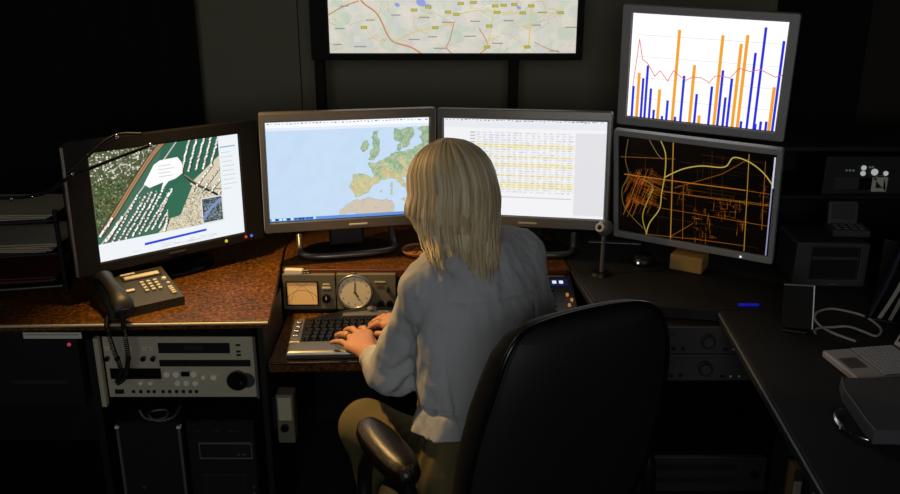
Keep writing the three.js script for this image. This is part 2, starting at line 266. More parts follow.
const aerialTex = canvas(1024, 700, (x, w, h, r) => {
  const W = w * 0.855, H = h * 0.835;
  x.fillStyle = '#eef4f8'; x.fillRect(0, 0, w, h);
  x.save(); x.beginPath(); x.rect(0, 0, W, H); x.clip();
  x.fillStyle = '#3f6f5c'; x.fillRect(0, 0, W, H);
  x.fillStyle = '#2e6652'; poly(x, [[W * .55, 0], [W, 0], [W, H * .3], [W * .75, H * .45], [W * .5, H * .9], [W * .2, H * .9], [W * .45, H * .5]], 1); x.fill();
  x.fillStyle = '#d9cfb4'; poly(x, [[W * .74, H * .5], [W, H * .22], [W, H], [W * .45, H], [W * .6, H * .8]], 1); x.fill();
  for (let i = 0; i < 1500; i++) { const a = W * (.74 + .26 * r()) - r() * W * .25, b = H * (.3 + .7 * r()); if (a / W + b / H < 1.35) continue; x.fillStyle = ['#b8a98c', '#efe8d6', '#8f8a72', '#6d7a63'][r() * 4 | 0]; x.fillRect(a, b, 3 + r() * 9, 2 + r() * 6); }
  x.fillStyle = '#4b5a3a'; poly(x, [[0, 0], [W * .5, 0], [W * .08, H * .78], [0, H * .9]], 1); x.fill();
  for (let i = 0; i < 2600; i++) { const a = r() * W * .5, b = r() * H * .9; if (a / (W * .5) + b / (H * .85) > 1) continue; const top = b < H * .3; x.fillStyle = top ? ['#e9e4da', '#3c4a35', '#8a8c74', '#c9c2b0', '#566b48', '#6a5d4b'][r() * 6 | 0] : ['#2f3f28', '#5f7247', '#48613f', '#6d5b42', '#93a07a', '#2a3826'][r() * 6 | 0]; x.fillRect(a, b, 4 + r() * 10, 4 + r() * 9); }
  // the main road and side roads
  x.lineCap = 'round';
  for (const [c, lw] of [['#5a2f28', 40], ['#9a8f62', 26], ['#b0584c', 6]]) { x.strokeStyle = c; x.lineWidth = lw; curve(x, [[W * .04, H * .88], [W * .16, H * .66], [W * .3, H * .4], [W * .46, H * .12], [W * .56, -10]]); x.stroke(); }
  x.strokeStyle = '#c9c6b4'; x.lineWidth = 9; curve(x, [[W * .02, H], [W * .2, H * .74], [W * .34, H * .5], [W * .5, H * .26], [W * .66, 0]]); x.stroke();
  x.strokeStyle = '#23332c'; x.lineWidth = 16; curve(x, [[W * .66, H * .3], [W * .76, H * .48], [W * .9, H * .62], [W, H * .72]]); x.stroke();
  x.strokeStyle = '#8d8264'; x.lineWidth = 8; curve(x, [[W * .7, H * .38], [W * .84, H * .55], [W, H * .62]]); x.stroke();
  // rows of white roofed houses
  const row = (x0, y0, x1, y1, n, s) => { for (let i = 0; i < n; i++) { const t = i / n, a = lerp(x0, x1, t) * W + (r() - .5) * 6, b = lerp(y0, y1, t) * H + (r() - .5) * 6; x.save(); x.translate(a, b); x.rotate(-0.9 + (r() - .5) * .5); x.fillStyle = '#14261f'; x.fillRect(-s * .6, -s * .3, s * 1.5, s * 1.2); x.fillStyle = ['#f8f4ee', '#eadfd6', '#fff', '#dcd0c6'][r() * 4 | 0]; x.fillRect(-s * .6, -s * .5, s * 1.25, s); x.restore(); } };
  for (let k = 0; k < 9; k++) row(.10 + k * .052, 1.0 - k * .01, .34 + k * .044 + (k % 3) * .01, .50 + (k % 2) * .04, 15 + k % 4, 13);
  for (let i = 0; i < 30; i++) { x.fillStyle = '#f2ece4'; x.fillRect(W * (.3 + .3 * r()), H * (.5 + .3 * r()), 8, 6); }
  row(.06, .97, .2, .73, 12, 17); row(.02, .9, .13, .72, 9, 15); row(.5, .98, .57, .72, 8, 15);
  for (let k = 0; k < 5; k++) row(.68 + k * .06, .34, .77 + k * .06, -.02, 16, 14);
  for (let k = 0; k < 4; k++) row(.76 + k * .07, .58 + k * .03, .95 + k * .05, .30 + k * .06, 10, 13);
  x.fillStyle = '#2f6b54'; poly(x, [[W * .55, H * .62], [W * .66, H * .45], [W * .76, H * .52], [W * .64, H * .84], [W * .54, H * .86]], 1); x.fill();
  // the white speech box
  x.fillStyle = '#fdfdfd'; poly(x, [[W * .47, H * .22], [W * .52, H * .18], [W * .66, H * .17], [W * .69, H * .24], [W * .69, H * .36], [W * .63, H * .41], [W * .57, H * .43], [W * .5, H * .54], [W * .53, H * .43], [W * .42, H * .47], [W * .38, H * .42]], 1); x.fill();
  x.fillStyle = '#b9c3d4'; for (let i = 0; i < 4; i++) x.fillRect(W * .50, H * (.24 + i * .04), W * (.08 + .05 * r()), 4);
  // the small inset map
  x.fillStyle = '#e6e6e0'; x.fillRect(W * .815, H * .69, W * .185, H * .31); x.fillStyle = '#3b4a58'; x.fillRect(W * .825, H * .705, W * .165, H * .28);
  for (let i = 0; i < 260; i++) { x.fillStyle = ['#6b7f9d', '#9aa58f', '#2c3a44', '#8794b8', '#5b6a52'][r() * 5 | 0]; x.fillRect(W * (.825 + .15 * r()), H * (.705 + .26 * r()), 5 + r() * 14, 4 + r() * 8); }
  x.strokeStyle = '#7f93c4'; x.lineWidth = 22; poly(x, [[W * .83, H * .93], [W * .9, H * .82], [W * .98, H * .74]]); x.stroke();
  x.restore();
  x.fillStyle = '#cfe1ee'; x.fillRect(W + 8, h * .1, w - W - 30, 12); x.fillStyle = '#3d78a8'; for (let i = 0; i < 9; i++) x.fillRect(W + 14 + i * 12, h * .105, 8, 5);
  x.fillStyle = '#b5cbdc'; for (let i = 0; i < 9; i++) x.fillRect(W + 14, h * (.16 + i * .045), 50 + r() * 60, 4);
  x.fillStyle = '#2b3fd6'; poly(x, [[w * .29, h * .905], [w * .72, h * .885], [w * .72, h * .905], [w * .29, h * .927]], 1); x.fill();
  x.fillStyle = '#c3ccd8'; for (let i = 0; i < 18; i++) x.fillRect(w * (.2 + .6 * r()), h * (.945 + .03 * r()), 30 + 40 * r(), 3);
}, 21);

const europeTex = canvas(1024, 640, (x, w, h, r) => {
  const U = (a, b) => { const t = (b - 92) / 290; return [(a - 75 - 12 * t) / (475 - 14 * t) * w, (b - lerp(98, 80, (a - 75) / 475)) / (lerp(387, 360, (a - 75) / 475) - lerp(98, 80, (a - 75) / 475)) * h]; };
  x.fillStyle = '#c3daf2'; x.fillRect(0, 0, w, h);
  for (let i = 0; i < 240; i++) { x.fillStyle = `rgba(${170 + r() * 30 | 0},${200 + r() * 20 | 0},${225 + r() * 14 | 0},0.10)`; x.beginPath(); x.ellipse(r() * w, r() * h, 20 + r() * 70, 10 + r() * 30, r() * 3, 0, 7); x.fill(); }
  const land = [
    [[384, 122], [399, 118], [396, 136], [402, 158], [404, 175], [399, 190], [384, 204], [370, 202], [378, 190], [374, 180], [384, 170], [383, 150], [379, 138]],
    [[352, 156], [366, 146], [373, 158], [368, 172], [354, 180], [347, 170]],
    [[446, 112], [500, 108], [506, 128], [492, 148], [486, 164], [476, 168], [468, 152], [462, 150], [450, 148], [446, 130]],
    [[455, 160], [466, 152], [470, 168], [462, 178], [454, 172]],
    [[516, 112], [556, 104], [556, 150], [530, 150], [522, 134], [530, 122]],
    [[325, 244], [346, 243], [380, 258], [386, 246], [378, 226], [368, 211], [390, 214], [404, 204], [420, 197], [436, 184], [452, 178], [470, 178], [500, 172], [522, 158], [536, 150], [560, 150], [560, 330], [520, 300], [508, 276], [500, 262], [486, 252], [468, 250], [478, 270], [492, 284], [484, 294], [468, 278], [452, 260], [430, 256], [410, 260], [396, 272], [376, 284], [370, 298], [348, 308], [331, 312], [326, 296], [314, 282]],
    [[285, 368], [292, 348], [312, 332], [346, 322], [402, 320], [440, 322], [446, 352], [438, 362], [350, 368]],
    [[436, 270], [441, 268], [441, 284], [436, 284]], [[435, 290], [441, 288], [441, 304], [435, 304]], [[468, 318], [480, 314], [480, 324], [470, 322]], [[404, 294], [410, 292], [409, 297], [404, 298]]];
  const jag = P => { for (let n = 0; n < 2; n++) { const q = []; P.forEach((a, i) => { const b = P[(i + 1) % P.length], l = Math.hypot(b[0] - a[0], b[1] - a[1]), m = [(a[0] + b[0]) / 2 + (r() - .5) * l * .34, (a[1] + b[1]) / 2 + (r() - .5) * l * .34]; q.push(a, m); }); P = q; } return P; };
  land.forEach((L, k) => {
    const p = jag(L.map(([a, b]) => U(a, b)));
    x.save(); poly(x, p, 1); x.fillStyle = k === 6 ? '#cdc0b0' : '#b9c2a0'; x.fill(); x.clip();
    const bx = p.map(q => q[0]), by = p.map(q => q[1]), x0 = Math.min(...bx), x1 = Math.max(...bx), y0 = Math.min(...by), y1 = Math.max(...by);
    const n = k === 6 ? 120 : Math.ceil((x1 - x0) * (y1 - y0) / 55);
    for (let i = 0; i < n; i++) { const a = lerp(x0, x1, r()), b = lerp(y0, y1, r()), south = b / h + 0.25 * noise.noise(a / 60, b / 60, 3) + (r() - .5) * .16, c = k === 6 ? ['#cdbfae', '#bba992', '#c8b8a0'] : south > 0.5 ? ['#e0d29c', '#d8bf8a', '#c9c594', '#b7b989', '#d5a878'] : ['#86a886', '#9cb694', '#6f9a80', '#b3bf92', '#7fa48e'];
      x.fillStyle = c[r() * c.length | 0]; x.globalAlpha = .42; x.beginPath(); x.ellipse(a, b, 3 + r() * 10, 2 + r() * 7, r() * 3, 0, 7); x.fill(); }
    x.globalAlpha = 1; x.restore(); x.strokeStyle = 'rgba(90,120,120,.5)'; x.lineWidth = 1.6; poly(x, p, 1); x.stroke();
  });
  x.fillStyle = '#f4f7fc'; x.fillRect(0, 0, w, h * .055); x.fillStyle = '#dfe6f4'; x.fillRect(0, h * .055, w, h * .03);
  for (let i = 0; i < 44; i++) { x.fillStyle = ['#8fb0c8', '#b8c6d6', '#5c7f9c', '#c9a9a0'][r() * 4 | 0]; x.fillRect(10 + i * 23, h * .008 + r() * 5, 6 + r() * 12, 6); }
  x.fillStyle = '#5f8fd8'; x.fillRect(0, h * .968, w, h * .032); for (let i = 0; i < 12; i++) { x.fillStyle = ['#2f5fa8', '#d9e6fa', '#1f3f78'][r() * 3 | 0]; x.fillRect(10 + i * 24, h * .97, 14 + r() * 8, 14); }
}, 31);

const sheetTex = canvas(1024, 640, (x, w, h, r) => {
  x.fillStyle = '#f3f3f6'; x.fillRect(0, 0, w, h); x.fillStyle = '#e9eaf0'; x.fillRect(0, h * .02, w, h * .07);
  for (let i = 0; i < 40; i++) { x.fillStyle = ['#5f8aa8', '#2f4f60', '#9fb8c4', '#7fb0b8'][r() * 4 | 0]; x.fillRect(8 + i * 25, 2 + r() * 4, 8 + r() * 14, 5); }
  x.fillStyle = '#e2e2e6'; x.fillRect(w * .815, h * .12, w * .185, h * .85);
  x.fillStyle = '#b9bcc0'; for (let i = 0; i < 5; i++) x.fillRect(w * .165, h * (.13 + i * .033), w * .032, 8);
  const yel = new Set([5, 6, 10, 13, 14, 18, 21, 22, 23]);
  for (let j = 0; j < 26; j++) { const y = h * (.13 + j * .0245); if (yel.has(j)) { x.fillStyle = '#f3ecc2'; x.fillRect(w * .2, y - 3, w * .61, h * .022); }
    for (let i = 0; i < 16; i++) { const a = w * (.21 + i * .0375); x.fillStyle = yel.has(j) ? ['#d5c98c', '#cfc9b4', '#bfc0ae'][r() * 3 | 0] : ['#c8cbdc', '#d6d6de', '#bcc2d4', '#dcd8cc'][r() * 4 | 0]; x.globalAlpha = .9; x.fillRect(a, y, 12 + r() * 20, 7); x.globalAlpha = 1; } }
  x.strokeStyle = '#d4d4dc'; x.lineWidth = 1; for (let i = 0; i < 17; i++) { poly(x, [[w * (.205 + i * .0375), h * .12], [w * (.205 + i * .0375), h * .78]]); x.stroke(); }
  x.fillStyle = '#c2c6d6'; x.fillRect(w * .2, h * .80, w * .6, 6);
}, 41);

const chartTex = canvas(1024, 730, (x, w, h) => {
  x.fillStyle = '#ffffff'; x.fillRect(0, 0, w, h);
  x.strokeStyle = '#c8c8cc'; x.lineWidth = 3; for (const v of [.2, .405, .61, .81]) { poly(x, [[w * .03, h * v], [w * .985, h * (v - .005)]]); x.stroke(); }
  const bars = 'b125:262 o140:220 b155:238 b167:198 b182:270 b196:338 o209:273 b224:358 b238:308 o256:90 b266:360 b283:230 o311:197 b327:287 o340:355 b371:263 o387:107 b399:213 b415:297 b428:238 o443:133 o459:107 b470:372 b488:160 b509:85 b513:380 b528:372 b544:372 o553:264 b564:125';
  for (const s of bars.split(' ')) { const [b, t] = s.slice(1).split(':').map(Number), u = (b - 113) / 462, xt = b + 22 * (1 - (t - 60) / 330), top = 38 + (xt - 135) * 0.0713, bot = 358 + u * 45, v = (t - top) / (bot - top); x.fillStyle = s[0] === 'b' ? '#2a2ed0' : '#f0a02e'; x.fillRect(w * u - 1, h * v, s[0] === 'b' ? 17 : 21, h * (1 - v)); }
  const line = [[133, 262], [155, 117], [165, 180], [180, 190], [205, 232], [222, 215], [247, 248], [265, 215], [285, 232], [305, 245], [325, 235], [352, 237], [378, 252], [395, 232], [415, 232], [440, 238], [468, 208], [500, 218], [530, 212], [575, 235], [600, 228]].map(([a, b]) => { const top = 38 + (a - 135) * .0713, bot = 358 + (a - 113) * .098, v = (b - top) / (bot - top); return [w * (a - 135 + 22 * v) / 470, h * v]; });
  x.strokeStyle = '#dd5a5a'; x.lineWidth = 5; x.lineJoin = 'round'; poly(x, line); x.stroke();
}, 51);

const roadTex = canvas(1024, 700, (x, w, h, r) => {
  const U = (a, b) => { const top = 42 + (a - 79) * .146, bot = 305 + (a - 79) * .164, v = (b - top) / (bot - top); return [w * (a - 80 + 2 * v) / (430 - 20 * v), h * v]; };
  x.fillStyle = '#050302'; x.fillRect(0, 0, w, h); x.lineCap = x.lineJoin = 'round';
  const draw = (c, lw, p, smooth) => { x.strokeStyle = c; x.lineWidth = lw; const q = p.map(([a, b]) => U(a, b)); smooth ? curve(x, q) : poly(x, q); x.stroke(); };
  x.globalAlpha = .5;
  for (let i = 0; i < 46; i++) { const y = 60 + r() * 280, a = 85 + r() * 300, l = 40 + r() * 160, k = r() < .6; draw(['#5a3208', '#6e4210', '#3f2406'][r() * 3 | 0], 3, k ? [[a, y], [a + l, y + l * .15]] : [[a, y], [a - 2, Math.min(y + l * .7, 350)]]); }
  x.globalAlpha = .75;
  for (let i = 0; i < 150; i++) { const a = 105 + r() * 75, b = 130 + r() * 100, l = 10 + r() * 34, k = r() < .5; draw(['#a8540e', '#c0671a', '#7a3c0a'][r() * 3 | 0], 3, k ? [[a, b], [a + l, b + l * .5]] : [[a, b], [a - l * .45, b + l]]); }
  for (const [cx, cy, sx, sy, n] of [[312, 285, 28, 45, 46], [375, 240, 30, 30, 36], [418, 262, 14, 45, 30], [478, 220, 10, 40, 18], [262, 195, 20, 25, 20]]) for (let i = 0; i < n; i++) { const a = cx + (r() - .5) * 2 * sx, b = cy + (r() - .5) * 2 * sy, l = 6 + r() * 16; draw(['#8a470c', '#b06014', '#5e300a'][r() * 3 | 0], 3, r() < .5 ? [[a, b], [a + l, b + 2]] : [[a, b], [a - 1, b + l]]); }
  x.globalAlpha = 1;
  for (const p of [[[95, 146], [230, 166], [430, 194], [500, 206]], [[175, 188], [300, 210], [490, 236]], [[205, 196], [490, 232]], [[190, 240], [300, 258], [488, 290]], [[160, 318], [300, 330], [430, 346]], [[228, 330], [235, 62]], [[428, 360], [440, 100]], [[262, 330], [264, 182]], [[474, 300], [482, 120]], [[240, 186], [370, 150], [440, 112]], [[84, 98], [240, 108]], [[225, 325], [290, 285]]]) draw('#8a4f12', 4, p);
  draw('#b46a24', 6, [[95, 146], [230, 166], [430, 194]]); draw('#a3742a', 7, [[236, 62], [228, 328]]); draw('#a07c30', 5, [[440, 102], [428, 360]]);
  draw('#5c5026', 6, [[106, 52], [98, 105], [106, 148], [88, 188], [92, 232], [116, 266], [150, 300]], 1);
  draw('#6d5e2e', 6, [[168, 56], [190, 92], [206, 108]], 1); draw('#7a6830', 7, [[164, 205], [178, 182], [150, 160]], 1);
  draw('#a8943e', 8, [[200, 58], [214, 95], [212, 150], [203, 200], [196, 245], [168, 285], [158, 318]], 1);
  draw('#98822f', 7, [[178, 190], [158, 232], [148, 270], [160, 318]], 1);
  draw('#b7a34c', 8, [[213, 156], [260, 136], [312, 128], [375, 132], [400, 108], [440, 120], [478, 150], [506, 190]], 1);
  x.fillStyle = '#8f93b8'; x.fillRect(w - 14, h * .16, 8, h * .84); x.fillStyle = '#c9cce0'; x.fillRect(w - 12, h * .02, 10, h * .3);
}, 61);

const tvTex = canvas(1280, 720, (x, w, h, r) => {
  x.fillStyle = '#d6d3c6'; x.fillRect(0, 0, w, h);
  for (let i = 0; i < 700; i++) { x.fillStyle = ['rgba(190,208,180,.30)', 'rgba(225,215,210,.35)', 'rgba(185,205,200,.28)', 'rgba(228,222,205,.4)', 'rgba(205,200,205,.3)'][r() * 5 | 0]; x.beginPath(); x.ellipse(r() * w, r() * h, 12 + r() * 60, 8 + r() * 30, r() * 3, 0, 7); x.fill(); }
  const U = (a, b) => [a / 884 * w, h * (1 - .37 * (1 - b / 190))];
  for (let i = 0; i < 90; i++) { x.strokeStyle = ['rgba(205,180,120,.6)', 'rgba(190,165,150,.5)', 'rgba(235,228,200,.9)'][r() * 3 | 0]; x.lineWidth = 2 + r() * 2; let a = r() * w, b = r() * h; const p = [[a, b]]; for (let k = 0; k < 5; k++) { a += (r() - .5) * 130; b += (r() - .4) * 90; p.push([a, b]); } curve(x, p); x.stroke(); }
  const road = (c, lw, p) => { x.strokeStyle = c; x.lineWidth = lw; curve(x, p.map(([a, b]) => U(a, b))); x.stroke(); };
  const orange = '#c88a58', ye = '#d9c878';
  road(orange, 8, [[90, -80], [118, 0], [168, 42], [190, 80], [208, 122], [232, 150], [290, 168], [330, 192]]); road(orange, 6, [[0, 52], [50, 24], [110, 2]]); road(orange, 5, [[446, 80], [432, 140], [420, 170], [440, 192]]); road(orange, 5, [[536, 100], [560, 140], [566, 168], [540, 192]]);
  road(ye, 6, [[232, 150], [310, 112], [380, 96], [440, 86]]); road(ye, 6, [[722, 20], [718, 100], [712, 170], [690, 160]]); road(ye, 5, [[720, 46], [830, 44]]); road(ye, 5, [[590, 20], [580, 92], [566, 168]]); road(orange, 4, [[735, 150], [780, 172], [830, 188]]); road(ye, 5, [[455, 50], [530, 36], [600, 42], [690, 46]]);
  for (const [a, b, s] of [[330, 8, 26], [356, 22, 16], [245, 16, 14], [676, 26, 12], [366, -30, 40]]) { x.fillStyle = '#8f9fe0'; const p = U(a, b); x.beginPath(); x.ellipse(p[0], p[1], s, s * .7, .4, 0, 7); x.fill(); }
  for (const [a, b] of [[45, 62], [450, 130], [845, 120], [215, 160]]) { x.fillStyle = 'rgba(150,190,155,.22)'; const p = U(a, b); x.beginPath(); x.ellipse(p[0], p[1], 50, 34, .3, 0, 7); x.fill(); }
  for (const [a, b] of [[305, 35], [125, 97], [425, 42], [455, 50], [470, 12], [515, 8], [592, 20], [622, 18], [600, 43], [660, 15], [720, 20], [690, 45], [825, 44], [380, 98], [572, 92], [565, 168], [710, 168], [355, 24]]) { const p = U(a, b); x.fillStyle = '#8f8a2a'; x.fillRect(p[0] - 16, p[1] - 8, 32, 15); x.fillStyle = '#bdb440'; x.fillRect(p[0] - 13, p[1] - 6, 26, 11); }
  x.fillStyle = '#8c8a86'; for (const [a, b] of [[60, 20], [240, 52], [104, 166], [390, 172], [300, 140], [600, 154], [740, 88], [760, 42], [805, 182], [340, 60], [150, 70], [38, 100], [640, 72], [860, 96], [520, 74], [420, 78], [30, 158], [500, 128], [370, 130]]) { const p = U(a, b); x.fillRect(p[0] - 24, p[1] - 2, 40 + r() * 26, 5); }
}, 71);

const screenLights = [];
function monitor({ name = 'monitor', label, pos, yaw, h, tilt, roll, w, fh, sw, sh, ox = 0, oy = 0, frame, back, tex, glow = 1, mean, depth = 0.026, shell = 0.045 }) {
  const o = thing(name, label, 'monitor', pos, yaw), rot = [tilt, 0, roll];
  part('bezel', rim(w, fh, sw, sh, ox, oy, depth), frame, o, [0, h, 0], rot);
  const off = new THREE.Euler(...rot), put = (x, y, z) => { const v = V(x, y, z).applyEuler(off); return [v.x, v.y + h, v.z]; };
  part('screen', new THREE.PlaneGeometry(sw + 0.002, sh + 0.002), screenMat(tex, glow), o, put(ox, oy, -0.006), rot);
  part('back_shell', box(w - 0.012, fh - 0.012, shell, 0.012, 3), back, o, put(0, 0, -0.008 - shell / 2), rot);
  o.updateMatrixWorld(true);
  const l = new THREE.RectAreaLight(new THREE.Color().setRGB(...mean), SCREEN_LIGHT * glow, sw, sh), c = V(...put(ox, oy, 0.002)), f = V(...put(ox, oy, 1));
  o.localToWorld(c); o.localToWorld(f); l.position.copy(c); l.lookAt(f); l.name = 'screen_light'; scene.add(l);
  return { o, put, rot };
}
// ------------------------------------------------------------------ monitors
{ // black monitor on the left
  const h = 0.253, { o, put, rot } = monitor({ label: 'thick black monitor on the left desk showing an aerial photograph', pos: [-0.786, TOP, -2.45], yaw: R(42), h, tilt: R(-2.1), roll: R(-1.4), w: 0.569, fh: 0.366, sw: 0.439, sh: 0.298, ox: 0.001, oy: -0.003, frame: M.matte_black, back: M.black_plastic, tex: aerialTex, mean: [0.38, 0.42, 0.4], shell: 0.06 });
  part('side_strip', box(0.009, 0.355, 0.012, 0.003), M.steel, o, put(-0.286, -0.004, -0.006), rot);
  for (const [x, c] of [[0.155, 0xd8c23a], [0.221, 0xe03a22], [0.240, 0x4a6ae0]]) part('indicator_light', new THREE.SphereGeometry(0.0047, 12, 8), emi('indicator', c, 0.9), o, put(x, -0.167, 0.001), rot);
  part('logo_bar', box(0.05, 0.006, 0.003, 0.001), M.mid_grey, o, put(0, -0.168, 0.001), rot);
  const s = []; for (const [y, a, b] of [[0.0005, .115, .078], [0.012, .115, .078], [0.020, .10, .066], [0.024, .07, .05]]) s.push(superRing(0.03, y, -0.085, a, b, 2));
  part('base', loft(s), M.gloss_black, o);
  part('neck', box(0.10, 0.22, 0.035, 0.012, 3), M.black_plastic, o, [0, 0.13, -0.10]);
}
function silverMonitor(label, pos, yaw, spec) {
  const { o, put, rot } = monitor({ label, pos, yaw, frame: M.silver_plastic, back: M.dark_plastic, ...spec });
  o.userData.group = 'silver monitors on the wood shelf';
  part('logo_bar', box(0.055, 0.005, 0.003, 0.001), M.white_plastic, o, put(0.02, -spec.fh / 2 + 0.014, 0.001), rot);
  part('tilt_bracket', box(0.09, 0.06, 0.11, 0.008), M.dark_plastic, o, [0, 0.26, -0.10]);
  part('neck', box(0.11, 0.24, 0.03, 0.01, 3), M.dark_plastic, o, [0, 0.135, -0.15]);
  // the base: a black plate inside a silver bow
  const plate = []; for (const [y, k] of [[0.001, 1], [0.010, 1], [0.013, 0.96]]) plate.push(superRing(0, y, -0.125, 0.135 * k, 0.075 * k, 3.2));
  part('base_plate', loft(plate), M.gloss_black, o);
  const bow = []; for (let i = 0; i <= 24; i++) { const t = Math.PI * (1 + i / 24), c = Math.cos(t), s = Math.sin(t); bow.push([0.15 * Math.sign(c) * Math.abs(c) ** .62, 0.0125, -0.13 - 0.075 * Math.sign(s) * Math.abs(s) ** .62]); }
  part('base_bow', boxUV(tube([[-0.148, 0.05, -0.17], ...bow, [0.148, 0.05, -0.17]], 0.010, 10, 80)), M.silver_plastic, o);
  return o;
}
silverMonitor('silver monitor showing a pale blue map of Europe, left of the woman', [-0.292, TOP, -2.568], R(14.2), { h: 0.292, tilt: R(1.2), roll: R(-0.8), w: 0.513, fh: 0.358, sw: 0.473, sh: 0.294, ox: -0.002, oy: 0.003, tex: europeTex, glow: 1.05, mean: [0.6, 0.72, 0.86] });
silverMonitor('silver monitor showing a white spreadsheet, behind the woman\'s head', [0.212, TOP, -2.578], R(-12.3), { h: 0.294, tilt: R(-4), roll: R(1), w: 0.514, fh: 0.35, sw: 0.476, sh: 0.284, ox: 0.003, oy: 0.002, tex: sheetTex, glow: 1, mean: [0.86, 0.86, 0.87] });
{ // lower right monitor, on a pale wooden block
  const { o, put, rot } = monitor({ label: 'grey monitor on the black desk showing orange roads on black', pos: [0.696, TOP, -2.493], yaw: R(-30.7), h: 0.236, tilt: R(10.7), roll: R(-0.5), w: 0.477, fh: 0.353, sw: 0.442, sh: 0.308, oy: 0.002, frame: M.bezel_grey, back: M.dark_plastic, tex: roadTex, mean: [0.06, 0.04, 0.015], depth: 0.024, shell: 0.03 });
  part('power_light', new THREE.SphereGeometry(0.003, 10, 8), emi('indicator', 0xffffff, 1), o, put(0.15, -0.168, 0.001), rot);
  part('neck', box(0.06, 0.17, 0.03, 0.008), M.steel, o, [-0.02, 0.13, -0.085]);
  part('base_block', box(0.098, 0.050, 0.075, 0.006), std('tan_wood', 0xb08a4c, 0.6, 0, { bumpMap: rep(grainTex, 8), bumpScale: 0.0005 }), o, [-0.002, 0.025, -0.045]);
}
{ // upper right monitor on its pole
  const { o, put, rot } = monitor({ label: 'grey monitor mounted above the road map, showing a blue and orange bar chart', pos: [0.721, TOP, -2.588], yaw: R(-25.8), h: 0.576, tilt: R(5.1), roll: R(-1.2), w: 0.484, fh: 0.357, sw: 0.425, sh: 0.303, ox: 0.001, oy: 0.002, frame: M.bezel_grey, back: M.dark_plastic, tex: chartTex, glow: 1.05, mean: [0.8, 0.78, 0.82] });
  part('mount_pole', cyl(0.018, 0.018, 0.60, 20), M.dark_plastic, o, [0, 0.31, -0.20]);
  part('mount_base', moved(cyl(0.09, 0.10, 0.014, 36), 0, 0.007, 0), M.dark_plastic, o, [0, 0, -0.20]);
  part('mount_arm', box(0.06, 0.05, 0.16, 0.008), M.dark_plastic, o, [0, 0.572, -0.125]);
}
{ // wall television on its stand
  const { o } = monitor({ name: 'television', label: 'large black television above the monitors showing a pale road map', pos: [-0.010, 0, -3.0], yaw: 0, h: 1.545, tilt: 0, roll: 0, w: 0.892, fh: 0.50, sw: 0.806, sh: 0.452, ox: 0.019, oy: 0.0, frame: M.matte_black, back: M.matte_black, tex: tvTex, glow: 0.95, mean: [0.62, 0.6, 0.55], depth: 0.03, shell: 0.05 });
  o.userData.category = 'television';
  const s = thing('display_stand', 'black two-pole floor stand carrying the large television', 'stand', [-0.108, 0, -3.10]);
  for (const x of [-0.335, 0.325]) part('pole', box(0.033, 1.62, 0.04, 0.004), M.matte_black, s, [x, 0.83, 0]);
  part('crossbar', box(0.70, 0.05, 0.02, 0.004), M.matte_black, s, [0, 1.55, 0.025]);
  part('base_plate', box(0.85, 0.02, 0.26, 0.004), M.matte_black, s, [0, 0.01, 0.0]);
}

// ------------------------------------------------------------------ ceiling spotlight (warm) that lights the left half of the console
{
  const t = thing('spotlight', 'small black spotlight hanging from the ceiling above the left desk', 'lamp', SPOT.at), d = V(...SPOT.to).sub(V(...SPOT.at)).normalize();
  const q = new THREE.Quaternion().setFromUnitVectors(V(0, -1, 0), d), e = new THREE.Euler().setFromQuaternion(q), turn = v => { const k = v.applyQuaternion(q); return [k.x, k.y, k.z]; };
  part('lamp_shade', new THREE.LatheGeometry([[0.0, 0.11], [0.03, 0.11], [0.042, 0.10], [0.048, 0.0], [0.048, -0.04], [0.043, -0.04], [0.043, 0.0], [0.0, 0.012]].map(p => new THREE.Vector2(...p)), 32), M.matte_black, t, turn(V(0, 0.04, 0)), [e.x, e.y, e.z]);
  part('bulb', new THREE.SphereGeometry(0.02, 20, 12), emi('lit_bulb', 0xffb060, 2), t, [0, 0, 0]);
  const hx = turn(V(0, 0.15, 0)); part('cord', boxUV(tube([hx, [hx[0] * 1.05, 0.26, hx[2] * 1.05], [hx[0] * 1.05, 0.6, hx[2] * 1.05], [hx[0] * 1.05, 2.585 - SPOT.at[1], hx[2] * 1.05]], 0.004, 8, 30)), M.matte_black, t);
  part('ceiling_plate', cyl(0.05, 0.05, 0.02, 24), M.matte_black, t, [hx[0] * 1.05, 2.589 - SPOT.at[1], hx[2] * 1.05]);
  const l = new THREE.SpotLight(new THREE.Color().setRGB(...SPOT.colour), SPOT.power, 0, SPOT.angle, SPOT.penumbra, 2);
  l.position.set(...SPOT.at); l.target.position.set(...SPOT.to); l.castShadow = true; l.shadow.radius = 2; scene.add(l, l.target);
}

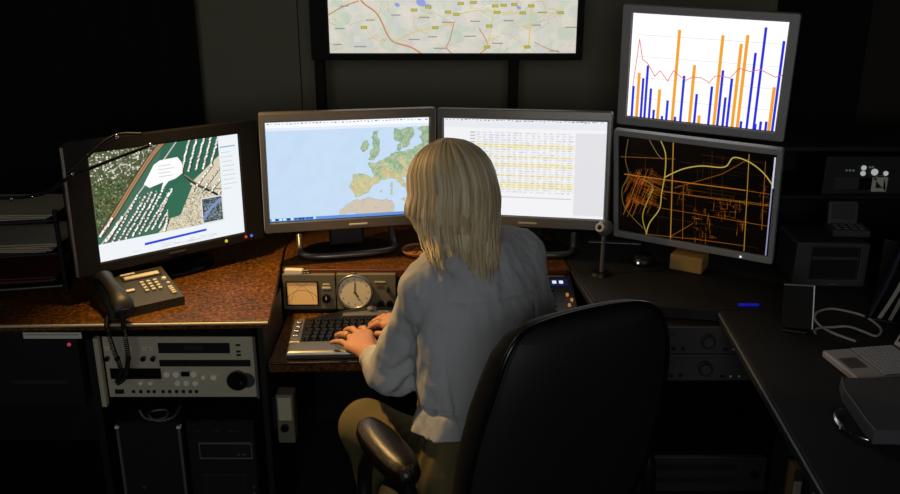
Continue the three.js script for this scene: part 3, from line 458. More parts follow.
// ------------------------------------------------------------------ rack equipment under the left desk
const disc = (r, d, n = 24) => { const g = cyl(r, r * 0.94, d, n); g.rotateX(Math.PI / 2); return g; };       // axis along z
{
  const W = 0.402, H = 0.18, t = thing('video_recorder', 'grey rack-mounted video deck under the left desk, with a big black jog wheel', 'recorder', [-0.727, 0.498, -2.18]);
  part('case', box(W - 0.02, H - 0.006, 0.42, 0.003), M.dark_grey, t, [0, H / 2, -0.22]);
  part('faceplate', box(W, H, 0.008, 0.002), M.beige_metal, t, [0, H / 2, -0.004]);
  const P = (X, Y) => [(X - 275) / 430 * W, (220 - Y) / 172 * H], put = (n, g, m, X, Y, z = 0.001) => { const [a, b] = P(X, Y); return part(n, g, m, t, [a, b, z]); };
  const sw = w => w / 430 * W, sv = h => h / 172 * H;
  const slot = put('tape_slot', box(sw(204), sv(28), 0.006, 0.001), M.matte_black, 321, 78); part('slot_flap', box(0.05, 0.012, 0.003, 0.001), M.dark_grey, slot, [0, 0.002, 0.003]);
  put('slot_lip', box(sw(224), sv(5), 0.004, 0.001), M.beige_metal, 322, 97); put('black_strip', box(sw(262), sv(18), 0.004, 0.001), M.matte_black, 348, 121);
  put('display_panel', box(sw(146), sv(30), 0.005, 0.001), M.gloss_black, 145, 151);
  for (const X of [78, 130, 186]) { const k = put('meter', box(sw(30), sv(12), 0.004, 0.001), M.cream, X, 80); part('needle', box(0.002, 0.008, 0.001, 0.0003), M.matte_black, k, [0.004, 0, 0.0025]); }
  for (const X of [70, 100, 132, 174, 202]) put('knob', disc(0.0065, 0.012), M.gloss_black, X, 106, 0.006);
  for (const [X, Y, r] of [[235, 152, 9], [262, 152, 9], [313, 151, 9], [264, 177, 8], [289, 177, 8], [315, 177, 8], [340, 160, 6], [370, 160, 9], [157, 177, 6], [185, 177, 6]]) put('round_button', disc(sw(r), 0.008, 18), M.button_white, X, Y, 0.003);
  put('square_button', box(sw(24), sv(13), 0.006, 0.001), M.gloss_black, 288, 152); put('socket', box(sw(26), sv(12), 0.005, 0.001), M.matte_black, 91, 203);
  for (const X of [132, 153, 175, 192, 218, 237, 257, 277, 297, 315]) put('small_button', box(sw(9), sv(8), 0.005, 0.001), M.matte_black, X, 203);
  for (const Y of [70, 88, 98]) put('small_button', box(sw(13), sv(5), 0.004, 0.001), M.matte_black, 447, Y);
  put('jog_recess', disc(sw(24), 0.003, 32), M.mid_grey, 464, 170); const j = put('jog_wheel', disc(sw(30), 0.014, 36), M.gloss_black, 439, 167, 0.007); part('finger_dimple', new THREE.SphereGeometry(0.006, 14, 8), M.dark_grey, j, [0.010, -0.006, 0.0045]);
  const r = part('side_rail', box(0.014, 0.205, 0.02, 0.003), M.beige_metal, t, [-W / 2 - 0.010, H / 2 - 0.008, 0.010]);
  part('side_rail', box(0.008, 0.185, 0.012, 0.003), M.grey_plastic, t, [W / 2 + 0.004, H / 2, 0]);
}
{
  const t = thing('disc_recorder', 'black recorder with a white label strip and red light, left of the grey video deck', 'recorder', [-1.148, 0.497, -2.14]);
  part('case', box(0.34, 0.215, 0.42, 0.004), M.black_panel, t, [0, 0.1075, -0.21]);
  part('label_strip', box(0.152, 0.0175, 0.004, 0.001), M.white_plastic, t, [0.111, 0.2055, 0.002]);
  part('strip_line', box(0.140, 0.0014, 0.002, 0.0003), M.mid_grey, t, [0.111, 0.2085, 0.0040]);
  part('indicator_light', new THREE.SphereGeometry(0.005, 12, 8), emi('indicator', 0xc23a4a, 0.7), t, [0.150, 0.179, 0.001]);
  part('tray_door', box(0.15, 0.012, 0.004, 0.001), M.dark_grey, t, [0.06, 0.07, 0.002]);
}
function tower(name, label, x, w, bay) {
  const h = 0.405, t = thing(name, label, 'computer', [x, 0.0175, -2.18], 0, 'computer towers under the left desk');
  part('case', box(w, h, 0.42, 0.006), M.black_panel, t, [0, h / 2, -0.212]);
  part('front_panel', box(w - 0.004, h - 0.004, 0.012, 0.004), M.matte_black, t, [0, h / 2, 0]);
  return { t, h, w };
}
{
  const { t, h, w } = tower('computer_tower', 'black computer tower with two silver edge strips, under the grey video deck', -0.832, 0.178);
  for (const s of [-1, 1]) { const k = part('edge_strip', box(0.008, h - 0.01, 0.014, 0.003), M.grey_plastic, t, [s * (w / 2 - 0.004), h / 2 - 0.004, 0.004]); part('strip_cap', box(0.012, 0.008, 0.015, 0.002), M.white_plastic, k, [0, h / 2 - 0.009, 0.001]); }
  part('power_button', disc(0.008, 0.006), M.steel, t, [0.012, 0.155, 0.008]); part('power_button', disc(0.005, 0.006), M.steel, t, [-0.030, 0.20, 0.008]);
  part('badge', box(0.09, 0.016, 0.004, 0.001), M.cream, t, [0.02, 0.115, 0.007]);
}
{
  const { t } = tower('computer_tower', 'black computer tower with a pale-outlined drive bay, beside the one with silver edge strips', -0.635, 0.19);
  const d = part('drive_bay', rim(0.148, 0.052, 0.138, 0.042, 0, 0, 0.008, 0.003, 0.001), M.grey_plastic, t, [0.012, 0.318, 0.012]);
  part('tray_front', box(0.138, 0.042, 0.006, 0.001), M.dark_plastic, d, [0, 0, -0.005]); part('button', box(0.008, 0.004, 0.003, 0.001), M.steel, d, [0.035, -0.012, -0.001]); part('button', box(0.008, 0.004, 0.003, 0.001), M.steel, d, [0.05, -0.012, -0.001]);
  for (const x of [-0.06, -0.01, 0.03, 0.05]) part('vent_slot', box(0.018, 0.004, 0.003, 0.001), M.dark_grey, t, [x, 0.378, 0.006]);
  part('speaker_grille', box(0.13, 0.12, 0.004, 0.002), M.dark_plastic, t, [0.0, 0.18, 0.006]); for (const y of [0.24, 0.22]) part('indicator_light', disc(0.004, 0.003), M.steel, t, [0.082, y - 0.04, 0.008]);
}
solo('cable', 'pale tangled cable lying on top of the computer tower with silver edge strips', 'cable', boxUV(tube([[-0.86, 0.446, -2.20], [-0.845, 0.430, -2.19], [-0.82, 0.4245, -2.185], [-0.79, 0.4245, -2.20], [-0.80, 0.4245, -2.24], [-0.84, 0.4245, -2.23], [-0.83, 0.432, -2.19], [-0.805, 0.4245, -2.18], [-0.77, 0.4245, -2.20], [-0.765, 0.4245, -2.26]], 0.0035, 8, 80)), M.grey_plastic);
{
  const t = thing('switch_box', 'small olive-grey box with a dark round knob, mounted on the cabinet side below the keyboard', 'switch box', [-0.45, 0.362, -2.19]);
  part('case', box(0.048, 0.15, 0.05, 0.005), M.olive_metal, t, [0, 0.075, 0]); part('cover', box(0.036, 0.07, 0.004, 0.002), M.beige_metal, t, [0, 0.108, 0.026]); part('knob', disc(0.011, 0.012), M.gloss_black, t, [-0.002, 0.052, 0.03]);
  part('mounting_bracket', box(0.02, 0.10, 0.02, 0.002), M.black_panel, t, [-0.032, 0.075, -0.02]);
}

// ------------------------------------------------------------------ on the left desk: telephone, papers, boom arm
const yawBox = (t, list) => list.forEach(([n, g, m, p, r]) => part(n, g, m, t, p, r));
{
  const t = thing('telephone', 'olive-grey desk telephone with a dark handset and coiled cord, on the brown desk', 'telephone', [-0.852, TOP, -2.272], R(35)); t.scale.setScalar(0.9);
  const base = [], q = [[0.001, .118, .10], [0.02, .118, .10]]; // a wedge: low in front, high behind
  const sh = new THREE.Shape([[-0.10, 0], [0.10, 0], [0.10, 0.028], [-0.10, 0.062]].map(p => new THREE.Vector2(...p)));
  const g = new THREE.ExtrudeGeometry(sh, { depth: 0.214, bevelEnabled: true, bevelSize: 0.004, bevelThickness: 0.004, bevelOffset: -0.004, bevelSegments: 2 }); g.rotateY(-Math.PI / 2); g.translate(0.107, 0, 0);
  part('body', boxUV(g), M.phone_shell, t);
  const slope = Math.atan2(0.034, 0.2), on = (x, z, up = 0.001) => [x, 0.045 - z * 0.17 + up, z], rot = [slope, 0, 0];
  const d = part('display_frame', box(0.12, 0.006, 0.035, 0.002), M.dark_plastic, t, on(0.035, -0.066), rot); part('display', box(0.105, 0.003, 0.018, 0.001), M.cream, d, [0, 0.003, 0.003]);
  part('label_strip', box(0.045, 0.003, 0.010, 0.001), M.white_plastic, t, on(0.0, -0.090), rot);
  for (let r = 0; r < 4; r++) for (let c = 0; c < 3; c++) part('key', box(0.012, 0.006, 0.010, 0.002), r < 4 ? M.beige_metal : M.cream, t, on(0.022 + c * 0.020, -0.022 + r * 0.017, 0.003), rot);
  part('round_button', moved(cyl(0.007, 0.008, 0.006, 18), 0, 0, 0), M.white_plastic, t, on(0.090, -0.020, 0.003), rot); part('round_button', cyl(0.005, 0.006, 0.006, 18), M.beige_metal, t, on(0.092, 0.012, 0.003), rot);
  part('message_light', box(0.026, 0.006, 0.012, 0.003), M.white_plastic, t, on(-0.022, 0.010, 0.003), rot);
  for (let i = 0; i < 4; i++) part('side_key', box(0.014, 0.005, 0.008, 0.002), M.beige_metal, t, on(0.090, 0.035 + i * 0.012 - 0.0, 0.003), rot);
  // the handset lies along the left side, two cups joined by an arched grip
  const hs = [], pts = [[0.115, 0.074, 0.030], [0.095, 0.086, 0.034], [0.06, 0.100, 0.026], [0.0, 0.110, 0.022], [-0.05, 0.112, 0.022], [-0.085, 0.108, 0.030], [-0.108, 0.094, 0.034], [-0.118, 0.084, 0.026]];
  for (const [z, y, r] of pts) { const ring = []; for (let i = 0; i < 24; i++) { const a = i / 24 * 2 * Math.PI; ring.push(V(-0.088 + Math.cos(a) * r * 0.95, y - 0.01 + Math.sin(a) * r * 0.8, z)); } hs.push(ring); }
  const hand = part('handset', loft(hs), M.dark_plastic, t, [0.006, -0.014, 0.046]);
  part('earpiece', cyl(0.026, 0.024, 0.03, 24), M.dark_plastic, hand, [-0.088, 0.068, -0.094]); part('mouthpiece', cyl(0.026, 0.024, 0.03, 24), M.dark_plastic, hand, [-0.088, 0.054, 0.096]);
  // coiled cord: from the handset over the desk edge, hanging in front of the video deck and back up
  t.updateMatrixWorld(true);
  const path = new THREE.CatmullRomCurve3([[-0.897, 0.768, -2.185], [-0.890, 0.754, -2.150], [-0.880, 0.742, -2.108], [-0.866, 0.68, -2.098], [-0.855, 0.62, -2.098], [-0.87, 0.585, -2.098], [-0.848, 0.60, -2.092], [-0.83, 0.66, -2.092], [-0.836, 0.742, -2.105], [-0.845, 0.752, -2.135], [-0.855, 0.752, -2.165]].map(p => t.worldToLocal(V(...p))));
  const coil = [], fr = path.computeFrenetFrames(900, false); for (let i = 0; i <= 900; i++) { const p = path.getPointAt(i / 900), a = i * 0.62, env = Math.min(1, i / 60, (900 - i) / 60) * 0.0055; coil.push(p.addScaledVector(fr.normals[i], Math.cos(a) * env).addScaledVector(fr.binormals[i], Math.sin(a) * env)); }
  part('coiled_cord', boxUV(new THREE.TubeGeometry(new THREE.CatmullRomCurve3(coil), 1800, 0.0019, 5, false)), M.black_plastic, t);
}
{
  const t = thing('letter_tray', 'black three-tier letter tray at the left end of the desk', 'tray', [-1.27, TOP, -2.44], R(6));
  for (let k = 0; k < 3; k++) { part('shelf', box(0.38, 0.006, 0.27, 0.002), M.gloss_black, t, [0, 0.02 + k * 0.095, 0]); part('front_bar', boxUV(tube([[-0.18, 0.028 + k * 0.095, 0.136], [0, 0.023 + k * 0.095, 0.139], [0.18, 0.028 + k * 0.095, 0.136]], 0.004, 8)), k ? M.dark_plastic : M.steel, t); }
  for (const x of [-0.185, 0.185]) for (const z of [-0.125, 0.125]) part('post', box(0.012, 0.245, 0.012, 0.003), M.black_plastic, t, [x, 0.1225, z]);
  const stack = (name, label, y, n, x, seed) => { const r = rng(seed), g = []; for (let i = 0; i < n; i++) g.push(moved(box(0.25 + r() * 0.03, 0.004, 0.21, 0.0015, 1), x + (r() - .5) * 0.03, 0.002 + i * 0.0042, (r() - .5) * 0.02, 0, (r() - .5) * 0.2, 0)); const s = solo(name, label, 'papers', merge(g), M.paper, undefined, undefined, 'papers in the letter tray'); s.position.set(-1.27, y, -2.44); s.rotation.y = R(6); return s; };
  stack('paper_stack', 'tan sheets of paper on the middle tier of the letter tray', TOP + 0.1185, 5, 0.03, 3); stack('paper_stack', 'loose pale papers on the top tier of the letter tray', TOP + 0.2135, 3, 0.04, 7);
  stack('paper_stack', 'dark reddish folder stack on the lowest tier of the letter tray', TOP + 0.0235, 4, 0.0, 9).material = std('red_folder', 0x4a1f18, 0.6);
}
{
  const t = thing('boom_arm', 'thin black jointed boom arm crossing the top left corner of the left monitor', 'arm', [-1.06, TOP, -2.20]);
  part('clamp_base', moved(cyl(0.04, 0.045, 0.016, 28), 0, 0.008, 0), M.matte_black, t, [-0.42, 0, 0]);
  part('post', cyl(0.008, 0.008, 0.31, 14), M.matte_black, t, [-0.42, 0.165, 0]);
  part('lower_arm', boxUV(tube([[-0.43, 0.316, 0], [-0.2, 0.318, 0], [0, 0.322, 0], [0.16, 0.408, 0.12]], 0.0045, 8)), M.matte_black, t); part('upper_arm', boxUV(tube([[0.16, 0.408, 0.12], [0.27, 0.452, 0.13], [0.36, 0.486, 0.14]], 0.004, 8)), M.matte_black, t);
  part('top_arm', boxUV(tube([[0.16, 0.418, 0.12], [0.265, 0.500, 0.10], [0.33, 0.505, 0.10]], 0.0035, 8)), M.matte_black, t);
  for (const p of [[0, 0.322, 0.002], [0.16, 0.412, 0.122], [0.27, 0.500, 0.104], [-0.055, 0.316, 0.002], [0.36, 0.486, 0.14]]) part('joint_screw', new THREE.SphereGeometry(0.0058, 12, 8), M.chrome, t, p);
}

// ------------------------------------------------------------------ meter units and small things on the shelf
{
  const t = thing('power_meter', 'dark meter box with a square amber dial face, at the left of the clock', 'meter', [-0.424, 0.60, -2.518]);
  const W = 0.158, H = 0.116; part('case', box(W, 0.096, 0.12, 0.004), M.dark_plastic, t, [0, 0.006 + 0.048, -0.06]); part('front_plate', box(W, H - 0.004, 0.017, 0.002), M.olive_metal, t, [0, 0.006 + H / 2 + 0.007, -0.0035]);
  for (const x of [-0.06, 0.06]) part('foot', box(0.02, 0.007, 0.06, 0.002), M.matte_black, t, [x, 0.0035, -0.05]);
  const tex = canvas(256, 200, (x, w, h) => { x.fillStyle = '#e9d6a6'; x.fillRect(0, 0, w, h); x.strokeStyle = '#6e5628'; for (const [a, b, r, s, e, lw] of [[w * .86, h * .98, w * .74, 3.3, 4.5, 3], [w * .14, h * .98, w * .74, 4.92, 6.1, 3], [w * .5, h * 1.15, w * .62, 3.7, 5.7, 4]]) { x.lineWidth = lw; x.beginPath(); x.arc(a, b, r, s, e); x.stroke(); } x.fillStyle = '#6e5628'; for (let i = 0; i < 9; i++) x.fillRect(w * (.18 + i * .08), h * (.12 + .03 * Math.abs(i - 4)), 6, 4); }, 1);
  const f = part('dial_bezel', rim(0.098, 0.080, 0.088, 0.070, 0, 0, 0.010, 0.003, 0.001), M.black_plastic, t, [-0.021, 0.067, 0.010]);
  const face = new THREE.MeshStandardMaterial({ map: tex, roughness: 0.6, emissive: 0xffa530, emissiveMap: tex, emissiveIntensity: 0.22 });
  part('emissive_dial_face', new THREE.PlaneGeometry(0.089, 0.071), face, f, [0, 0, -0.003]);  // printed dial face with amber emission in its material
  part('label_strip', box(0.026, 0.007, 0.003, 0.001), M.white_plastic, t, [0.052, 0.085, 0.006]); part('label_strip', box(0.020, 0.004, 0.003, 0.001), M.cream, t, [0.052, 0.096, 0.006]);
  const k = part('knob', disc(0.013, 0.014), M.gloss_black, t, [0.052, 0.053, 0.012]); part('knob_mark', box(0.003, 0.010, 0.002, 0.0005), M.white_plastic, k, [0, 0.003, 0.0072]); part('knob_collar', disc(0.018, 0.003), M.grey_plastic, t, [0.052, 0.053, 0.006]);
}
{
  const t = thing('clock_panel', 'olive instrument panel with a large round clock dial', 'clock', [-0.252, 0.60, -2.518]);
  part('case', box(0.178, 0.094, 0.12, 0.004), M.dark_plastic, t, [0, 0.0525, -0.06]); part('front_plate', box(0.178, 0.114, 0.017, 0.002), M.olive_metal, t, [0, 0.0710, -0.0035]);
  for (const x of [-0.07, 0.07]) part('foot', box(0.02, 0.005, 0.06, 0.002), M.matte_black, t, [x, 0.0025, -0.05]);
  const c = [-0.034, 0.075], ring = new THREE.TorusGeometry(0.0525, 0.0042, 14, 64);
  part('clock_rim', ring, M.steel, t, [c[0], c[1], 0.014]); part('clock_drum', disc(0.053, 0.010, 64), M.gloss_black, t, [c[0], c[1], 0.007]); const face = part('clock_face', disc(0.049, 0.003, 64), std('dial_paint', 0xf0e4c0, 0.6), t, [c[0], c[1], 0.0125]);
  for (let i = 0; i < 12; i++) { const a = i / 12 * 2 * Math.PI; part('hour_mark', moved(box(0.0016, 0.006, 0.001, 0.0003, 1), 0, 0.041, 0, 0, 0, 0), M.mid_grey, face, [0, 0, 0.0018], [0, 0, a]); }
  part('minute_hand', moved(box(0.0026, 0.036, 0.0012, 0.0004, 1), 0, 0.016, 0), M.mid_grey, face, [0, 0, 0.0030], [0, 0, R(-2)]); part('hour_hand', moved(box(0.0036, 0.022, 0.0012, 0.0004, 1), 0, 0.009, 0), M.matte_black, face, [0, 0, 0.0042], [0, 0, R(-145)]); part('centre_cap', disc(0.0035, 0.004), M.gold, face, [0, 0, 0.005]);
  part('switch', box(0.008, 0.016, 0.012, 0.003), M.gloss_black, t, [0.066, 0.080, 0.010]); part('label_strip', box(0.020, 0.004, 0.002, 0.0006), M.wood_edge, t, [0.042, 0.090, 0.006]); part('label_strip', box(0.034, 0.005, 0.002, 0.0006), M.beige_metal, t, [0.042, 0.104, 0.006]);
  part('knob', disc(0.010, 0.014), M.gloss_black, t, [0.043, 0.036, 0.012]); part('knob', disc(0.010, 0.014), M.gloss_black, t, [0.070, 0.036, 0.012]); part('top_button', cyl(0.004, 0.004, 0.006, 14), M.chrome, t, [c[0], 0.1315, 0.0]);
}
{
  const t = thing('radio_unit', 'dark radio unit with white knobs, right of the clock panel', 'radio', [-0.058, 0.60, -2.525]);
  part('case', box(0.185, 0.10, 0.13, 0.004), M.black_plastic, t, [0, 0.05, -0.065]); part('front_plate', box(0.185, 0.098, 0.005, 0.002), M.dark_plastic, t, [0, 0.05, 0.002]);
  for (let i = 0; i < 5; i++) part('knob', disc(0.006, 0.010, 16), M.white_plastic, t, [-0.075 + i * 0.026, 0.082, 0.008]); for (let i = 0; i < 4; i++) part('knob', disc(0.008, 0.010, 16), M.gloss_black, t, [-0.07 + i * 0.034, 0.045, 0.008]);
  part('slot', box(0.10, 0.012, 0.003, 0.001), M.matte_black, t, [0.02, 0.018, 0.005]);
}
{
  const t = thing('adapter_plug', 'small white two-pronged adapter lying on the amber meter box', 'plug', [-0.468, 0.7255, -2.524], R(-4));
  part('body', box(0.056, 0.017, 0.02, 0.004), M.white_plastic, t, [0, 0.0085, 0]); for (const y of [0.0045, 0.0125]) part('prong', box(0.018, 0.004, 0.008, 0.001), M.steel, t, [0.037, y, 0]);
}
{
  const t = thing('dish', 'round amber-brown mottled dish beside the woman\'s hair, on the shelf', 'dish', [-0.098, TOP, -2.655]);
  const mot = dataTex(128, (i, j) => { const v = per(i, j, 128, 9, 3) + 0.6 * per(i, j, 128, 20, 7); return v > 0.12 ? [196, 130, 58] : v > -0.1 ? [140, 74, 26] : [62, 28, 10]; }, true);
  part('dish_body', new THREE.LatheGeometry([[0, 0.001], [0.034, 0.001], [0.050, 0.010], [0.054, 0.019], [0.052, 0.021], [0.047, 0.014], [0.036, 0.008], [0, 0.008]].map(p => new THREE.Vector2(...p)), 48), std('dish_glaze', 0xc98a4a, 0.35), t);
  part('mottled_filling', (() => { const g = cyl(0.045, 0.040, 0.008, 40); return boxUV(g, 9); })(), new THREE.MeshStandardMaterial({ map: mot, roughness: 0.6, bumpMap: mot, bumpScale: 0.002 }), t, [0, 0.012, 0]);
}
{ // sloped console right of the woman, below the black desk
  const t = thing('mixing_console', 'small sloped console with a blue numeric display and amber sliders, right of the woman', 'console', [0.243, 0.60, -2.43]);
  const sh = new THREE.Shape([[-0.16, 0], [0.10, 0], [0.10, 0.122], [-0.16, 0.070]].map(p => new THREE.Vector2(...p))), g = new THREE.ExtrudeGeometry(sh, { depth: 0.236, bevelEnabled: true, bevelSize: 0.003, bevelThickness: 0.003, bevelOffset: -0.003, bevelSegments: 2 }); g.rotateY(Math.PI / 2); g.translate(-0.118, 0, 0);
  part('case', boxUV(g), M.black_plastic, t);
  const sl = Math.atan2(0.052, 0.26), on = (x, z, u = 0.001) => [x, 0.070 + (0.16 - z) * 0.2 + u, z], rot = [sl, 0, 0];
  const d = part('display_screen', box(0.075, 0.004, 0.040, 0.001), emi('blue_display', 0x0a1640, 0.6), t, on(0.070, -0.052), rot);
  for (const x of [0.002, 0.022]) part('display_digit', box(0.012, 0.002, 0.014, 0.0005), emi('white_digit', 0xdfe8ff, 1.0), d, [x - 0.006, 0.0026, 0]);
  part('label_strip', box(0.05, 0.003, 0.008, 0.001), M.grey_plastic, t, on(0.075, -0.086), rot);
  const r = rng(4); for (let j = 0; j < 6; j++) for (let i = 0; i < 7; i++) part('button', box(0.013, 0.006, 0.009, 0.002), [M.dark_plastic, M.wood_edge, M.grey_plastic, M.black_plastic][r() * 4 | 0], t, on(-0.095 + i * 0.025, -0.012 + j * 0.026, 0.003), rot);
  for (let i = 0; i < 3; i++) part('slider_light', box(0.008, 0.008, 0.010, 0.002), emi('amber_light', 0xc08040, 0.75), t, on(0.097 + (i % 2) * 0.010, 0.015 + i * 0.026, 0.004), rot);
}

// ------------------------------------------------------------------ the keyboard
{
  const t = thing('keyboard', 'black keyboard with a silver palm rest, under the woman\'s hands', 'keyboard', [-0.205, 0.60, -2.213], R(2.5));
  const arc = (x0, x1, z0, bulge, n = 14) => Array.from({ length: n + 1 }, (_, i) => { const u = i / n; return [lerp(x0, x1, u), z0 - bulge * Math.sin(u * Math.PI) ** 1.3]; });
  const tilt = R(3.2), at = (x, z, up = 0) => [x, 0.024 + -z * Math.tan(tilt) + up, z];
  const b = part('body', slab([[-0.235, 0.0], ...arc(-0.235, 0.235, -0.19, 0.085), [0.235, 0.0]], 0.020, 0.004), M.gloss_black, t, [0, 0.002, 0], [tilt, 0, 0]);
  part('palm_rest', slab([[-0.238, 0.008], ...arc(-0.238, 0.238, -0.058, 0.004), [0.238, 0.008]], 0.024, 0.008), M.silver_plastic, t, [0, 0.002, 0.0], [tilt, 0, 0]);
  part('side_strip', slab([[-0.238, -0.05], [-0.236, -0.185], [-0.206, -0.20], [-0.206, -0.05]], 0.012, 0.004), M.silver_plastic, t, [0, 0.014, 0], [tilt, 0, 0]);
  for (let i = 0; i < 4; i++) part('media_button', box(0.016, 0.006, 0.014, 0.003), M.chrome, t, at(-0.221, -0.085 - i * 0.026, 0.005), [tilt, 0, 0]);
  const kg = new THREE.CylinderGeometry(0.0098, 0.0128, 0.009, 4, 1); kg.rotateY(Math.PI / 4); boxUV(kg);
  const wide = kg.clone().scale(2.0, 1, 1), space = kg.clone().scale(6.2, 1, 1), small = kg.clone().scale(0.85, 1, 0.72);
  for (let r = 0; r < 6; r++) { const z = -0.070 - r * 0.0205, n = 20;
    for (let c = 0; c < n; c++) { if (r === 0 && c > 3 && c < 10) { if (c === 6) part('key', space, M.black_plastic, t, at(-0.190 + 6.5 * 0.0205, z, 0.004), [tilt, 0, 0]); continue; }
      if (c === 14 || c === 18 && r > 4) continue;
      part('key', r === 5 ? small : kg, M.black_plastic, t, at(-0.190 + (c + (r % 3) * 0.12) * 0.0205, z - (r === 5 ? 0.003 : 0), 0.004), [tilt, 0, 0]); } }
  part('media_bar', slab([[-0.10, -0.205], ...arc(-0.10, 0.10, -0.222, 0.014), [0.10, -0.205]], 0.010, 0.003), M.grey_plastic, t, [0, 0.018, 0], [tilt, 0, 0]);
  part('volume_dial', moved(cyl(0.014, 0.015, 0.010, 28), 0, 0.005, 0), M.chrome, t, at(-0.015, -0.232, 0.002), [tilt, 0, 0]);
  for (let i = 0; i < 5; i++) part('media_button', box(0.013, 0.004, 0.007, 0.002), M.chrome, t, at(0.03 + i * 0.018, -0.222 + i * 0.003, 0.006), [tilt, 0, 0]);
}

// ------------------------------------------------------------------ right desk: camera, mouse-like puck, devices, papers, laptop
{
  const t = thing('webcam', 'small ball-shaped webcam on a thin stand between the spreadsheet monitor and road map', 'webcam', [0.444, TOP, -2.482]);
  part('foot', moved(cyl(0.026, 0.030, 0.01, 28), 0, 0.005, 0), M.black_plastic, t); part('pole', cyl(0.006, 0.007, 0.12, 14), M.grey_plastic, t, [0.004, 0.068, 0]);
  part('ball', new THREE.SphereGeometry(0.024, 28, 18), M.grey_plastic, t, [0.006, 0.145, 0]); const l = part('lens_ring', moved(cyl(0.013, 0.015, 0.014, 24), 0, 0, 0), M.white_plastic, t, [-0.010, 0.151, 0.014], [R(70), 0, R(35)]); part('lens', new THREE.SphereGeometry(0.008, 16, 10), M.gloss_black, l, [0, 0.004, 0]);
}
solo('ruler', 'thin pale metal ruler lying behind the webcam on the black desk', 'ruler', box(0.17, 0.004, 0.022, 0.0015), M.steel, [0.535, TOP + 0.0025, -2.765], [0, R(-8), 0]);
{
  const t = thing('puck_controller', 'small black puck with a tiny glowing white highlight, left of the tan monitor block', 'controller', [0.590, TOP, -2.575]);
  part('body', new THREE.LatheGeometry([[0, 0.001], [0.034, 0.001], [0.038, 0.008], [0.034, 0.022], [0.022, 0.032], [0, 0.034]].map(p => new THREE.Vector2(...p)), 36), M.black_plastic, t); part('indicator_light', new THREE.SphereGeometry(0.004, 12, 8), emi('indicator', 0xffffff, 0.9), t, [-0.022, 0.012, 0.028]); part('ring', moved(new THREE.TorusGeometry(0.026, 0.002, 8, 36), 0, 0.027, 0, Math.PI / 2), M.mid_grey, t);  // the white dot is a highlight on the puck, made as a glowing bead
}
function amplifier(y, label) {
  const t = thing('amplifier', label, 'amplifier', [0.71, y, -2.19], 0, 'amplifiers under the black desk');
  part('case', box(0.385, 0.078, 0.40, 0.003), M.black_panel, t, [0, 0.041, -0.21]); part('faceplate', box(0.40, 0.078, 0.008, 0.002), M.mid_grey, t, [0, 0.041, -0.004]);
  const k = part('knob', disc(0.020, 0.018, 36), M.dark_plastic, t, [-0.022, 0.044, 0.009]); part('knob_cap', disc(0.013, 0.004, 30), M.mid_grey, k, [0, 0, 0.010]);
  for (const x of [-0.11, -0.085]) part('socket', disc(0.006, 0.004, 16), M.matte_black, t, [x, 0.018, 0.001]); part('switch', box(0.014, 0.008, 0.005, 0.001), M.matte_black, t, [0.03, 0.016, 0.001]);
  for (const x of [0.052, 0.075]) part('indicator_light', disc(0.003, 0.003, 12), M.white_plastic, t, [x, 0.016, 0.001]);
  part('label_strip', box(0.03, 0.005, 0.002, 0.0005), M.dark_grey, t, [-0.12, 0.058, 0.001]); return t;
}
amplifier(0.622, 'upper grey amplifier with one round knob, under the black desk'); amplifier(0.541, 'lower grey amplifier with one round knob, directly under the other amplifier');
{
  const t = thing('tape_unit', 'dark grey equipment unit with two black slots, low in the rack under the amplifiers', 'recorder', [0.70, 0.188, -2.19]);
  part('case', box(0.37, 0.115, 0.40, 0.003), M.black_panel, t, [0, 0.0575, -0.21]); part('faceplate', box(0.385, 0.112, 0.008, 0.002), M.dark_grey, t, [0, 0.0575, -0.004]);
  for (const y of [0.083, 0.040]) part('slot', box(0.23, 0.020, 0.006, 0.001), M.matte_black, t, [-0.005, y, -0.001]); for (const [x, y] of [[-0.15, 0.08], [-0.15, 0.04], [0.16, 0.06]]) part('knob', disc(0.012, 0.01, 24), M.black_plastic, t, [x, y, 0.004]);
}
{
  const spots = [[0.975, 0.31, 0.030, 'pale grey tall ring binder on the floor under the return desk, leftmost of three'], [1.035, 0.27, 0.048, 'thick pale grey ring binder on the floor under the return desk, middle of three'], [1.105, 0.27, 0.052, 'pale grey ring binder on the floor under the return desk, rightmost of three']];
  spots.forEach(([x, h, w, label]) => { const t = thing('ring_binder', label, 'binder', [x - 0.018, 0, -2.12], 0, 'ring binders under the return desk'); part('cover', box(w, h, 0.26, 0.003), M.mid_grey, t, [0, h / 2 + 0.001, -0.13]); part('spine_label', box(w * 0.7, h * 0.3, 0.002, 0.0006), M.folder, t, [0, h * 0.72, 0.0005]); part('finger_ring', new THREE.TorusGeometry(0.010, 0.002, 8, 24), M.steel, t, [0, h * 0.2, 0.001]); });
}
